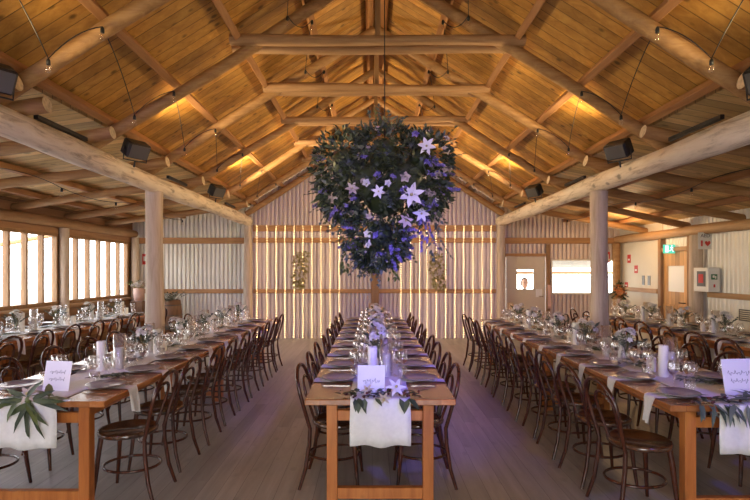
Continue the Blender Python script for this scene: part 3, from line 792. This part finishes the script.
# big radiating leaves on the left table
R.seed(5); t = thing('leaf_spray', 'star of long dark green leaves hanging over the left table runner', 'foliage', (-2.21, 3.215, TH + .02))
b = MB()
for a, L in ((-2.9, .24), (-2.5, .2), (-2.1, .26), (-1.65, .27), (-1.25, .28), (-.85, .26), (-.35, .27), (0.05, .24), (.5, .2), (1.0, .18), (3.1, .25), (2.7, .22)):
    b.leaf((R.uniform(-.02, .02), 0, R.uniform(-.01, .02)), (math.cos(a), -.12 - R.uniform(0, .25), math.sin(a) * .9), (R.uniform(-.4, .4), -1, .2), L * R.uniform(.75, 1.02), .038, .3)
b.build('leaves', 'leaf_dark', t); b = MB(); b.ball((0, 0, 0), .022, 8, 5); b.build('stem_knot', 'leaf_green', t)
end_foliage(2.33, 3.15, 33, 'leaf_grey', 60, .14, .032, 'blue green eucalyptus draped over the end of the right table', 10, None, sx=.3, ev=4, ox=(-1, .3))
R.seed(77)
SPR[1].put((-2.12, 3.95, TH + .0045), -1.0, 'dark leafy sprig lying before the first candles of the left table', 'sprigs on the left table')
SPR[0].put((2.5, 3.78, TH + .0045), .8, 'grey leafy sprig lying before the first candles of the right table', 'sprigs on the right table')

# ------------------------------------------------------------------ hanging floral installation
R.seed(99)
HY = 5.15
def P(px, py, D): return Vector(((px - 372) * D / 500, D, 1.62 + (270 - py) * D / 500))
root = thing('hanging_flower_cloud', 'huge hanging cloud of dark foliage, lilac and white flowers over the centre table', 'flower installation', (.13, HY, 2.4))
blobs = [(-.38, .30, .34), (0, .40, .33), (.38, .35, .30), (-.40, -.02, .26), (0, -.02, .42), (.38, .02, .28), (-.06, -.42, .30), (-.2, .12, .38), (.2, .14, .4), (-.12, -.62, .15), (.06, -.52, .16)]
def surf():
    while True:
        bx, bz, r = blobs[R.randrange(len(blobs))]
        v = Vector((R.gauss(0, 1), R.gauss(0, 1), R.gauss(0, 1))).normalized()
        p = Vector((bx, 0, bz)) + v * r * R.uniform(.55, 1.05)
        p.y *= .95
        ins = sum(1 for (cx, cz, cr) in blobs if (p - Vector((cx, 0, cz))).length < cr * .72)
        if ins == 0: return p, v
dark = MB(); grey = MB(); green = MB(); lil = MB(); rose = MB()
for k in range(4200):
    p, v = surf(); d = (v + Vector((R.uniform(-.9, .9), R.uniform(-.9, .9), R.uniform(-1, .5)))).normalized()
    dark.leaf(p, d, Vector((R.uniform(-1, 1), R.uniform(-1, 1), R.uniform(-1, 1))), R.uniform(.045, .10), R.uniform(.02, .045), .2)
olive = MB()
for k in range(1500):
    p, v = surf()
    if p.z - .7 * p.x < R.uniform(-.1, .5): continue
    d = (v + Vector((R.uniform(-.9, .9), R.uniform(-.9, .9), R.uniform(-.6, .8)))).normalized()
    olive.leaf(p * 1.03, d, Vector((R.uniform(-1, 1), R.uniform(-1, 1), R.uniform(-1, 1))), R.uniform(.05, .11), R.uniform(.02, .04), .2)
olive.build('olive_foliage', 'leaf_olive', root)
for k in range(230):
    p, v = surf(); sprig_mb(grey, p * .97, v + Vector((0, 0, R.uniform(-.5, .2))), R.uniform(.1, .2), .04, .028, 4, droop=.05)
for k in range(36):
    p, v = surf()
    if p.x < .1 or p.z > .4:
        g_ = MB(); sprig_mb(g_, p, v + Vector((0, 0, .1)), R.uniform(.1, .17), .05, .022, 4); g_.build('fern_sprig', 'leaf_green', root)
for k in range(150):
    p, v = surf()
    if p.z + .3 * -p.x > .2 and R.random() < .75: continue
    if p.x < -.1 and R.random() < .5: continue
    d = (v + Vector((0, 0, R.uniform(-.7, .4)))).normalized(); L = R.uniform(.09, .17)
    for j in range(22):
        q = p + d * L * j / 22 + Vector((R.uniform(-1, 1), R.uniform(-1, 1), R.uniform(-1, 1))) * .022 * (1 - j / 26)
        flower_mb(lil, q, Vector((R.uniform(-1, 1), -1, R.uniform(-1, 1))), .016, 4, 0, None, .3, .9)
    lil.tube([p, p + d * L], .002, 4)
for k in range(60):
    p, v = surf()
    if p.y > .1: p.y = -p.y; v.y = -v.y
    r_ = MB(); rose_mb(r_, p * 1.03, v + Vector((0, -.5, 0)), R.uniform(.035, .055))
    r_.build('rose', ['petal_cream', 'petal_lilac', 'petal_cream', 'petal_white'][k % 4] if p.x > -.2 else 'petal_cream', root)
core = MB()
for bx, bz, r in blobs: core.ball((bx, 0, bz), r * .5, 14, 9)
core.build('moss_core', 'leaf_dark', root)
dark.build('dark_foliage', 'leaf_dark', root); grey.build('eucalyptus_foliage', 'leaf_grey', root); pass
lil.build('lilac_sprays', 'petal_lilac', root); pass
for (x, z, r, pm) in ((.25, -.06, .125, 'petal_white'), (-.07, -.04, .07, 'petal_white'), (.40, .42, .09, 'petal_white'), (.36, -.22, .09, 'petal_white'), (-.32, .0, .07, 'petal_cream'), (.2, -.30, .08, 'petal_cream')):
    y = -.98 * max([math.sqrt(max(.01, rr * rr * 1.0 - (x - bx) ** 2 - (z - bz) ** 2)) for bx, bz, rr in blobs])-.03
    b = MB(); flower_mb(b, (x, y, z), (R.uniform(-.3, .3), -1, R.uniform(-.1, .4)), r, 6, 0, 1, .35, .52); b.build('lily', [pm, 'leaf_gold'], root)
def vine(px0, pz0, L, m, lw=.02, n=14):
    b = MB(); sprig_mb(b, (px0, -.05, pz0), (.05, 0, -1), L, .045, lw, n); 
    for k in range(26): b.leaf((px0 + R.uniform(-.05, .05), R.uniform(-.1, 0), pz0 - L * R.uniform(0, 1)), (R.uniform(-1, 1), R.uniform(-1, 1), -1), (R.uniform(-1, 1), R.uniform(-1, 1), .3), .06, .03)
    b.build('trailing_vine', m, root)
vine(-.42, -.42, .38, 'leaf_green'); vine(.08, -.5, .36, 'leaf_green'); vine(.52, -.2, .5, 'leaf_grey', .015); vine(-.36, -.25, .42, 'leaf_grey', .02); vine(-.62, .05, .22, 'leaf_green'); vine(.42, -.15, .42, 'petal_lilac', .02)
b = MB(); sprig_mb(b, (0, 0, .62), (0, 0, 1), .3, .06, .03, 7); sprig_mb(b, (-.12, 0, .6), (-.1, -.1, 1), .22, .06, .03, 6); b.build('top_sprig', 'leaf_grey', root)
b = MB(); b.tube([(0, 0, .3), (0, .0, zr(XC + .07) - 2.4 + .1)], .006, 6); b.build('hanging_cable', 'black', root)

# ------------------------------------------------------------------ fairy light curtain, wall sprays
lp = [257, 267, 276, 285, 294, 303, 312, 321, 330, 339]; rp = [401, 410.5, 419.5, 427, 436, 445.6, 455, 463.6, 473, 482, 491]
YS = YB - .17
xs = [(p - 372) * YS / 500 for p in lp + rp]
for k, x in enumerate(xs):
    R.seed(k); z1 = 2.66; b = MB(); z = z1 - .02; pts = []
    while z > .03:
        pts.append((x + .004 * math.sin(z * 9 + k), YS, z)); z -= .055
    b.tube([(x, YS, z1)] + pts[::6] + [pts[-1]], .0016, 4)
    for (px_, py_, pz_) in pts: b.ball((px_ + R.uniform(-.004, .004), py_ - .004, pz_), .0052, 5, 3, 1)
    sd = 'left' if k < len(lp) else 'right'; kk = k if k < len(lp) else k - len(lp)
    tag(b.build('fairy_light_string', ['wire', 'fairy']), 'warm fairy light string, %s from the left in the %s half of the curtain' % (ORD[kk].replace('nearest', 'first'), sd), 'fairy lights', 'fairy light curtain strings')
b = MB(); b.tube([(-2.75, YS, 2.665), (2.9, YS, 2.665)], .006, 5); tag(b.build('curtain_wire', 'wire'), 'thin horizontal wire carrying the fairy light strings', 'wire')
for (px_, py_, n, sd) in ((301, 268, 'left', 1), (437, 270, 'right', -1)):
    R.seed(int(px_)); X, Z = (px_ - 372) * 11.6 / 500, 1.62 + (270 - py_) * 11.6 / 500
    t = thing('wall_spray', 'golden green foliage spray hanging among the %s fairy lights' % n, 'foliage', (X, YS - .16, Z))
    b = MB()
    for k in range(330):
        zz = R.uniform(-.45, .38); wd = .17 * (1 - abs(zz) * 1.3) + .04
        b.leaf((R.uniform(-wd, wd) + .12 * zz * sd, R.uniform(-.07, .07), zz), (R.uniform(-1, 1), R.uniform(-1, .4), R.uniform(-1, .6)), (R.uniform(-1, 1), R.uniform(-1, 1), 1), R.uniform(.06, .1), R.uniform(.03, .05))
    b.build('leaves', 'leaf_gold', t)
    b = MB()
    for k in range(9): rose_mb(b, (R.uniform(-.1, .1), -.08, R.uniform(-.25, .25)), (R.uniform(-.3, .3), -1, .2), .04)
    b.build('blossoms', 'petal_cream', t)
    b = MB(); b.tube([(0, 0, 0), (0, 0, 2.66 - Z)], .0025, 4); b.tube([(.1 * -sd * .4, 0, -.45), (0, 0, 0), (.04 * sd, 0, .4)], .006, 5); b.build('hanging_wire', 'wire', t)

# ------------------------------------------------------------------ festoon lights
def festoon(pts, label, group, sag=.12, name='festoon_lights'):
    t = thing(name, label, 'string lights', tuple(pts[0]), 0, group)
    o = Vector(pts[0]); cab = []
    for i in range(len(pts) - 1):
        p, q = Vector(pts[i]), Vector(pts[i + 1]); sg = sag if (i % 2 == 0) else -.06
        for k in range(8):
            u = k / 8; c = p.lerp(q, u); c.z -= sg * 4 * u * (1 - u); cab.append(c - o)
    cab.append(Vector(pts[-1]) - o)
    b = MB(); b.tube(cab, .0045, 5); b.build('cable', 'black', t)
    for p in pts:
        p = Vector(p) - o
        s = MB(); s.lathe([(.005, 0), (.012, -.008), (.015, -.02), (.015, -.048), (.012, -.05)], 10, p); so = s.build('lamp_socket', 'socket', t)
        g = MB(); g.lathe([(.011, -.048), (.016, -.06), (.022, -.08), (.021, -.095), (.012, -.107), (.0001, -.11)], 10, p); g.build('bulb', 'bulb', so)
for s, n in ((-1, 'left'), (1, 'right')):
    pts = []
    for y in RY[1:]:
        pts.append((XC + s * 2.52, y - .12, zr(XC + 2.52) - .03)); pts.append((XC + s * 2.12, y - .10, zr(XC + 2.12) - .03))
    festoon(pts, 'zigzag festoon lights strung under the %s roof slope' % n, 'roof festoon strings', sag=-.05)
    pts = []
    for y in RY[1:]:
        pts.append((XC + s * .92, y - .22, zr(XC + .92) - .06)); pts.append((XC + s * .72, y + .2, zr(XC + .72) - .02))
    festoon(pts, 'festoon lights hanging near the ridge on the %s side' % n, 'roof festoon strings', sag=.1)
    pts = [(XC + s * 4.1, y + .35, za(XC + 4.1) - .10 + .04) for y in RY[1:]]
    pts = [(XC + s * 4.1, y - .17, za(XC + 4.1) - .075) for y in RY[2:]]
    festoon(pts, 'festoon lights strung beneath the %s aisle poles' % n, 'aisle festoon strings', sag=.04)

# flood lamps / speakers on the beams
def flood(x, y, z, rz, label):
    t = thing('floodlight', label, 'floodlight', (x, y, z), rz, 'floodlights on the beams')
    mt = Matrix.Rotation(.55, 4, 'X')
    b = MB(); b.bbox(-.13, .13, -.08, .08, -.09, .09, .015, mat=mt); b.build('housing', 'black', t)
    b = MB(); b.bbox(-.11, .11, -.088, -.081, -.075, .075, .002, mat=mt); b.build('lens', 'darkgrey', t)
    b = MB(); b.tube([(-.14, 0, 0), (-.14, .02, -.13), (.14, .02, -.13), (.14, 0, 0)], .008, 6); b.tube([(0, .02, -.13), (0, .04, -.2)], .01, 6); b.build('bracket', 'black', t)
for k, y in enumerate((3.55, 5.72, 8.7)):
    flood(BL + .2, y, 3.0, 1.0, 'black box floodlight above the left beam, %s from the viewer' % ORD[k].replace('nearest', 'first'))
    flood(BR - .2, y, 3.0, -1.0, 'black box floodlight above the right beam, %s from the viewer' % ORD[k].replace('nearest', 'first'))
def lightbar(x, y0, y1, label):
    b = MB(); b.bbox(x - .02, x + .02, y0, y1, 2.905, 2.945, .004); t = b.build('light_bar', 'black'); tag(t, label, 'light bar', 'light bars on the beams')
for s, x, n in ((-1, BL + .04, 'left'), (1, BR - .04, 'right')):
    for k, (a, b_) in enumerate(((4.25, 5.0), (7.0, 7.7), (9.75, 10.4))):
        lightbar(x, a, b_, 'slim black light bar on top of the %s beam, %s from the viewer' % (n, ORD[k].replace('nearest', 'first')))

# ------------------------------------------------------------------ signs and corner things
def sign_box(name, x0, x1, y0, y1, z0, z1, m, label, cat='sign'):
    b = MB(); b.bbox(x0, x1, y0, y1, z0, z1, .002); return tag(b.build(name, m), label, cat)
s_ = sign_box('exit_sign', 5.62, 5.84, 9.62, 9.66, 1.92 + .02, 2.11, 'green_sign', 'green lit exit sign above the timber side door')
# placed just inside above the doorway, facing the hall
for (a, b_, c, d_) in ((5.64, 5.70, 1.96, 2.09),):
    b = MB(); b.box(a, b_, 9.612, 9.618, c, d_); b.build('door_pictogram', 'white_sign', s_)
b = MB()
b.ball((5.765, 9.612, 2.085), .011, 8, 5)
for p, q in (((5.762, 2.07), (5.757, 2.02)), ((5.757, 2.02), (5.785, 1.995)), ((5.785, 1.995), (5.79, 1.965)), ((5.757, 2.02), (5.735, 1.99)), ((5.735, 1.99), (5.715, 1.99)), ((5.762, 2.06), (5.735, 2.045)), ((5.762, 2.06), (5.79, 2.04))):
    b.tube([(p[0], 9.614, p[1]), (q[0], 9.614, q[1])], .007, 6)
b.build('running_figure', 'white_sign', s_)
def text(txt, size, loc, rot, mat, parent, name='lettering', shear=0):
    cu = bpy.data.curves.new(name + '_src', 'FONT'); cu.body = txt; cu.size = size; cu.align_x = 'CENTER'; cu.align_y = 'CENTER'; cu.extrude = .001; cu.shear = shear
    tmp = bpy.data.objects.new('tmp', cu); col.objects.link(tmp)
    dg = bpy.context.evaluated_depsgraph_get(); me = bpy.data.meshes.new_from_object(tmp.evaluated_get(dg))
    bpy.data.objects.remove(tmp); bpy.data.curves.remove(cu)
    me.materials.clear(); me.materials.append(M[mat]); o = bpy.data.objects.new(name, me); col.objects.link(o)
    o.location = loc; o.rotation_euler = rot; o.parent = parent; return o
s_ = sign_box('defibrillator_sign', 5.63, 5.86, 8.63, 8.64, 1.98, 2.27, 'white', 'white defibrillator sign with red heart at the top of the dark log post')
text('AED', .085, (5.75, 8.626, 2.21), (PI / 2, 0, 0), 'darkgrey', s_)
b = MB(); n = 24; hp = []
for i in range(n):
    a = 2 * PI * i / n; hp.append((5.79 + .0034 * 16 * math.sin(a) ** 3 * .9, 8.624, 2.08 + .0034 * (13 * math.cos(a) - 5 * math.cos(2 * a) - 2 * math.cos(3 * a) - math.cos(4 * a))))
b.add(hp, [tuple(range(n))]); b.box(5.675, 5.705, 8.624, 8.628, 2.03, 2.13); b.build('red_heart', 'red', s_)
t = thing('defibrillator_cabinet', 'white wall cabinet with glazed front and green emblem by the side door', 'cabinet', (0, 0, 0))
b = MB(); b.bbox(5.62, 5.82, 8.36, 8.74, 1.25, 1.66, .008); b.build('cabinet_body', 'white', t)
b = MB(); b.bbox(5.612, 5.6195, 8.42, 8.64, 1.34, 1.6, .002); b.build('cabinet_window', 'darkgrey', t)
b = MB(); b.bbox(5.606, 5.6115, 8.47, 8.59, 1.4, 1.55, .002); b.build('defibrillator_case', 'red', t)
b = MB(); b.box(5.67, 5.77, 8.353, 8.3595, 1.46, 1.55); b.build('green_emblem', 'green', t)
b = MB(); b.box(5.69, 5.72, 8.348, 8.3525, 1.49, 1.53); b.box(5.73, 5.75, 8.348, 8.3525, 1.475, 1.52); b.build('emblem_mark', 'white', t)
b = MB(); b.box(5.71, 5.735, 8.353, 8.3595, 1.33, 1.38); b.build('red_mark', 'red', t)
for k, (y, z0, z1, lab) in enumerate(((11.3, 1.78, 1.97, 'red fire sign high on the cream panel by the corner'), (11.0, 1.55, 1.72, 'red fire sign lower on the cream panel'), (11.42, 1.22, 1.34, 'small red tag on the cream panel just above the rail'))):
    b = MB(); b.bbox(XR - .008, XR - .001, y, y + .14, z0, z1, .001); o = tag(b.build('fire_sign', 'red'), lab, 'sign')
    b = MB(); b.box(XR - .0105, XR - .0085, y + .03, y + .11, z0 + (z1 - z0) * .3, z0 + (z1 - z0) * .5); b.build('sign_stripe', 'white', o)
for y, lab in ((10.5, 'grey notice on the cream panel, nearer the door'), (10.72, 'grey notice on the cream panel, further from the door')):
    b = MB(); b.bbox(XR - .008, XR - .001, y, y + .1, 1.3, 1.5, .001); tag(b.build('wall_notice', 'darkgrey'), lab, 'notice')
b = MB(); b.bbox(XR - .02, XR - .001, 7.0, 7.95, .82, 1.0, .002)
o = tag(b.build('vent_grille', 'darkgrey'), 'grey louvred vent grille low on the white ribbed wall', 'vent')
b = MB()
for k in range(5): b.box(XR - .026, XR - .0205, 7.03, 7.92, .84 + k * .032, .852 + k * .032)
b.build('louvre', 'whitepanel', o)
for (x, z, lab) in ((-5.37, 1.88, 'red fire sign on the back wall of the left aisle'), (5.56, 1.93, 'red fire sign above the serving window')):
    b = MB(); b.bbox(x - .06, x + .06, YB - .035, YB - .022, z - .13, z + .12, .001); o = tag(b.build('fire_sign', 'red'), lab, 'sign')
    b = MB(); b.box(x - .03, x + .03, YB - .037, YB - .0355, z - .05, z + .06); b.build('sign_symbol', 'white', o)
# towel on the jamb
b = MB(); vs = []; F = []
for j in range(8):
    for i in range(7):
        u = i / 6; vs.append((4.13 + u * .07 * (1 + j * .03), YB - .088 - .01 * math.sin(u * 14 + j * .3), 1.27 - j * .08))
for j in range(7):
    for i in range(6): a = j * 7 + i; F.append((a, a + 1, a + 8, a + 7))
b.add(vs, F, 0, True); o = b.build('towel', 'pinktowel'); sm = o.modifiers.new('s', 'SOLIDIFY'); sm.thickness = .006
tag(o, 'pale pink towel hanging between the back door and serving window', 'towel')

# pot with peach flowers + barrel planter, back left
t = thing('flower_pedestal', 'pink pot of peach flowers on a pedestal in the back left corner', 'flower arrangement', (-5.22, 11.2, 0))
b = MB(); b.bbox(-.14, .14, -.14, .14, 0, .92, .01); b.build('pedestal', 'barrel', t)
b = MB(); b.lathe([(.07, .921), (.10, .95), (.115, 1.08), (.105, 1.2), (.11, 1.22), (.095, 1.22), (.09, 1.15), (.0001, 1.15)], 20); b.build('pot', 'pinkpot', t)
b = MB(); l = MB()
for k in range(16):
    a = R.uniform(0, 6.3); q = R.uniform(0, .17); rose_mb(b, (math.cos(a) * q, math.sin(a) * q, 1.36 - q * .6), (math.cos(a) * q * 3, -.5, .7), .05)
for k in range(10):
    a = R.uniform(0, 6.3); sprig_mb(l, (math.cos(a) * .05, math.sin(a) * .05, 1.2), (math.cos(a), math.sin(a), .8), .22, .06, .025, 5)
b.build('blossoms', 'petal_cream', t); l.build('leaves', 'leaf_green', t)
t = thing('barrel_planter', 'dark barrel planter with trailing leaves beside the left post', 'planter', (-4.5, 11.2, 0))
b = MB(); b.lathe([(.2, 0), (.225, .2), (.24, .45), (.23, .7), (.2, .95), (.18, .95), (.18, .9), (.0001, .9)], 24); b.build('barrel', 'barrel', t)
b = MB()
for z, r in ((.12, .221), (.32, .238), (.62, .240), (.84, .219)): b.tube([(r * math.cos(a), r * math.sin(a), z) for a in [2 * PI * i / 24 for i in range(24)]], .008, 4, closed=True)
b.build('hoop', 'darkgrey', t)
l = MB()
for k in range(22):
    a = R.uniform(0, 6.3); sprig_mb(l, (math.cos(a) * .08, math.sin(a) * .08, .92), (math.cos(a), math.sin(a), R.uniform(.4, 1.6)), .26, .07, .03, 5, droop=.08)
l.build('leaves', 'leaf_dark', t)
# orange bouquet, back right
def big_bouquet(x, y, zb, mats, h, rr, label, base):
    t = thing('flower_pedestal', label, 'flower arrangement', (x, y, 0))
    b = MB(); b.lathe([(.16, 0), (.15, .03), (.05, .06), (.04, zb - .05), (.15, zb - .02), (.15, zb)], 20); b.build('pedestal', base, t)
    b = MB(); b.lathe([(.05, zb + .001), (.06, zb + .04), (.045, zb + .16), (.055, zb + .2), (.04, zb + .2), (.04, zb + .15), (.0001, zb + .14)], 16); b.build('vase', 'pinkpot', t)
    f = MB(); l = MB()
    for k in range(24):
        v = Vector((R.gauss(0, 1), R.gauss(0, 1), R.gauss(0, .8))).normalized() * rr * R.uniform(.6, 1); rose_mb(f, v + Vector((0, 0, zb + h)), v, R.uniform(.04, .065))
    for k in range(22):
        v = Vector((R.gauss(0, 1), R.gauss(0, 1), R.gauss(0, .8))).normalized(); sprig_mb(l, v * rr * .4 + Vector((0, 0, zb + h)), v, rr * .9, .07, .03, 5)
    for k in range(6): sprig_mb(l, (0, 0, zb + .15), (R.uniform(-.3, .3), R.uniform(-.3, .3), 1), h, .06, .025, 5)
    f.build('blossoms', mats[0], t); l.build('leaves', mats[1], t)
big_bouquet(5.2, 10.5, .82, ('petal_orange', 'leaf_dark'), .36, .14, 'orange flowers on a stand in the back right corner', 'barrel')

# ------------------------------------------------------------------ person behind the door window
t = thing('person', 'person in a pale shirt standing outside, seen through the back door window', 'person', (3.75, 12.3, -.36))
me = bpy.data.meshes.new('body')
J = [(0, 0, .95), (0, 0, 1.15), (0, 0, 1.38), (0, -.01, 1.47), (0, -.02, 1.54),
     (-.1, 0, .9), (-.11, -.01, .5), (-.12, .02, .08), (-.12, -.12, .04), (.1, 0, .9), (.11, -.01, .5), (.12, .02, .08), (.12, -.12, .04),
     (-.18, 0, 1.38), (-.24, .02, 1.12), (-.25, -.05, .87), (-.25, -.08, .78), (.18, 0, 1.38), (.24, .02, 1.12), (.25, -.05, .87), (.25, -.08, .78)]
E = [(0, 1), (1, 2), (2, 3), (3, 4), (0, 5), (5, 6), (6, 7), (7, 8), (0, 9), (9, 10), (10, 11), (11, 12), (2, 13), (13, 14), (14, 15), (15, 16), (2, 17), (17, 18), (18, 19), (19, 20)]
RD = [.15, .14, .14, .06, .055, .09, .06, .045, .035, .09, .06, .045, .035, .07, .045, .035, .03, .07, .045, .035, .03]
me.from_pydata(J, E, []); me.materials.append(M['shirt']); bd = bpy.data.objects.new('body', me); col.objects.link(bd); bd.parent = t
bm = bmesh.new(); bm.from_mesh(me); ly = bm.verts.layers.skin.verify(); bm.verts.ensure_lookup_table()
for i, r in enumerate(RD): bm.verts[i][ly].radius = (r, r * .8)
bm.verts[0][ly].use_root = True; bm.to_mesh(me); bm.free()
bd.modifiers.new('skin', 'SKIN').use_smooth_shade = True; bd.modifiers.new('sub', 'SUBSURF').levels = 1; bd.modifiers['sub'].render_levels = 1
b = MB(); prof = [(.0001, 1.525), (.04, 1.53), (.055, 1.56), (.07, 1.62), (.078, 1.68), (.076, 1.72), (.06, 1.755), (.03, 1.775), (.0001, 1.78)]
b.lathe(prof, 20, (0, -.03, 0), 0, 1, 1.15)
b.tube([(0, -.105, 1.67), (0, -.135, 1.635), (0, -.11, 1.625)], [.008, .014, .008], 8)
for s in (-1, 1): b.ball((s * .03, -.106, 1.675), .011, 8, 6, 1); b.tube([(s * .078, -.02, 1.69), (s * .088, -.01, 1.665), (s * .078, -.02, 1.635)], [.006, .01, .006], 6)
b.tube([(-.025, -.112, 1.595), (0, -.118, 1.592), (.025, -.112, 1.595)], .005, 6, mi=2)
b.build('head', ['skin', 'wick', 'petal_orange'], t)
b = MB(); b.lathe([(.0835, 1.66), (.086, 1.70), (.08, 1.745), (.055, 1.785), (.0001, 1.797)], 20, (0, -.005, 0), 0, 1, 1.12); b.tube([(-.07, .02, 1.7), (-.05, .06, 1.62), (0, .07, 1.58), (.05, .06, 1.62), (.07, .02, 1.7)], .03, 8); b.build('hair', 'hair', t)

# ------------------------------------------------------------------ outside
b = MB(); b.box(-40, 40, -30, 50, -.45, -.36); struct(b.build('ground', 'ground'), 'pale dusty ground outside the hall', 'ground')
b = MB(); b.box(-9, XL - .12, YF, YB + 1, -.359, -.05); struct(b.build('verandah_floor', 'roofwhite'), 'pale verandah floor outside the left windows', 'floor')
b = MB(); b.bbox(-8.36, -8.26, YF, YB + 1, 1.98, 2.12, .004)
tag(b.build('verandah_beam', 'roofwhite'), 'long verandah edge beam outside the left windows', 'beam')
for k in range(7):
    y = YF + .8 + k * 2.0
    b = MB(); b.tube([(XL - .2, y, 2.53), (-8.3, y, 2.08)], .05, 8)
    tag(b.build('verandah_rafter', 'pole'), 'verandah roof pole seen through the left windows, %s from the viewer' % ORD[k].replace('nearest', 'first'), 'rafter', 'verandah poles')
for k in range(5):
    y = .5 + k * 3.1
    b = MB(); b.tube([(-8.15, y, -.05), (-8.15, y, 2.0)], .07, 10); tag(b.build('verandah_post', 'postlog'), 'verandah post outside the left windows, %s from the viewer' % ORD[k].replace('nearest', 'first'), 'post', 'verandah posts')
b = MB(); slab(b, (3.0, YB + .05, 2.28), (6.6, YB + .05, 2.28), (6.6, 14.6, 1.68), (3.0, 14.6, 1.68), .04)
struct(b.build('porch_roof', 'darkgrey'), 'porch roof seen through the serving window', 'roof')
b = MB(); b.bbox(3.2, 6.9, 14.3, 14.4, 1.5, 1.58, .004); tag(b.build('porch_beam', 'girt'), 'porch beam seen through the serving window', 'beam')

# ------------------------------------------------------------------ camera, light
cam = bpy.data.cameras.new('camera'); co = bpy.data.objects.new('camera', cam); col.objects.link(co)
co.location = (0, 0, 1.62); co.rotation_euler = (PI / 2, 0, 0); cam.lens = 24; cam.sensor_width = 36
cam.shift_x = 3 / 750; cam.shift_y = 20 / 750; cam.clip_start = .05; scene.camera = co

wd = bpy.data.worlds.new('sky'); scene.world = wd; wd.use_nodes = True
nt = wd.node_tree; bg = nt.nodes['Background']
tcw = nt.nodes.new('ShaderNodeTexCoord'); sp = nt.nodes.new('ShaderNodeSeparateXYZ'); cr = nt.nodes.new('ShaderNodeValToRGB')
nt.links.new(tcw.outputs['Generated'], sp.inputs[0]); nt.links.new(sp.outputs['Z'], cr.inputs['Fac'])
cr.color_ramp.elements[0].color = (1, .98, .95, 1); cr.color_ramp.elements[1].color = (.66, .78, 1, 1)
nt.links.new(cr.outputs['Color'], bg.inputs[0]); bg.inputs[1].default_value = 7

def lamp(kind, name, loc, aim, energy, colr, **kw):
    l = bpy.data.lights.new(name, kind); l.energy = energy; l.color = colr
    for k, v in kw.items(): setattr(l, k, v)
    o = bpy.data.objects.new(name, l); col.objects.link(o); o.location = loc
    d = Vector(aim) - Vector(loc); o.rotation_euler = d.to_track_quat('-Z', 'Y').to_euler()
    return o
# daylight portals in the window openings
for i, (a, b_) in enumerate(spans):
    o = lamp('AREA', 'window_portal', (XL - .1, (a + b_) / 2, (WZ0 + WZ1) / 2), (0, (a + b_) / 2, (WZ0 + WZ1) / 2), 1, (1, 1, 1), shape='RECTANGLE', size=b_ - a, size_y=WZ1 - WZ0)
    o.data.cycles.is_portal = True
    if abs((o.matrix_basis.to_3x3() @ Vector((1, 0, 0))).z) > .5: o.data.size, o.data.size_y = o.data.size_y, o.data.size
o = lamp('AREA', 'doorway_portal', (0, YF - .1, 1.35), (0, 3, 1.35), 1, (1, 1, 1), shape='RECTANGLE', size=2.2, size_y=2.7); o.data.cycles.is_portal = True
o = lamp('AREA', 'hatch_portal', ((H1[0] + H1[1]) / 2, YB + .1, (H1[2] + H1[3]) / 2), ((H1[0] + H1[1]) / 2, 5, (H1[2] + H1[3]) / 2), 1, (1, 1, 1), shape='RECTANGLE', size=H1[1] - H1[0], size_y=H1[3] - H1[2]); o.data.cycles.is_portal = True
WARM = (1, .74, .38)
# the floodlights on each beam throw light at the opposite roof slope
for k, (y, e) in enumerate(((3.55, 36), (5.72, 200), (8.7, 460))):
    for s, x in ((1, BL + .32), (-1, BR - .32)):
        lamp('SPOT', 'flood_and_fill', (x, y, 3.08), (XC + s * 1.5, y + .9, 4.1), e, WARM, spot_size=2.3, spot_blend=1.0, shadow_soft_size=.12)
for s, x in ((1, BL + .32), (-1, BR - .32)):
    lamp('SPOT', 'flood_and_fill', (x, 8.9, 2.95), (XC - s * .8, YB, 1.9), 18, (1, .82, .72), spot_size=1.9, spot_blend=1.0, shadow_soft_size=.12)  # second pair of spots, added to brighten the gable wall
# violet stage wash from the roof behind the viewer
lamp('SPOT', 'violet_wash', (.5, .9, 3.0), (.35, 5.2, 2.0), 260, (.26, .2, 1), spot_size=.85, spot_blend=.8, shadow_soft_size=.12)
lamp('SPOT', 'violet_wash', (1.3, .6, 2.9), (.15, 5.2, .8), 480, (.13, .11, 1), spot_size=.66, spot_blend=.7, shadow_soft_size=.1)
lamp('SPOT', 'violet_wash', (2.6, 1.3, 2.5), (2.4, 5.5, .8), 130, (.2, .15, 1), spot_size=1.2, spot_blend=.8, shadow_soft_size=.1)
lamp('SPOT', 'violet_wash', (-2.6, 1.3, 2.5), (-2.5, 6.3, 1.1), 110, (.38, .25, 1), spot_size=1.2, spot_blend=.8, shadow_soft_size=.1)
lamp('SUN', 'sun', (10, -5, 20), (0, 2, 8), 16, (1, .88, .66), angle=.01)
# warm point light in the right corner, no fixture modelled
lamp('POINT', 'corner_light', (5.0, 10.0, 2.35), (5, 10, 0), 25, (1, .62, .3), shadow_soft_size=.08)

vs_ = scene.view_settings; vs_.view_transform = 'Standard'; vs_.look = 'None'; vs_.gamma = 1; vs_.use_curve_mapping = False; vs_.exposure = .3
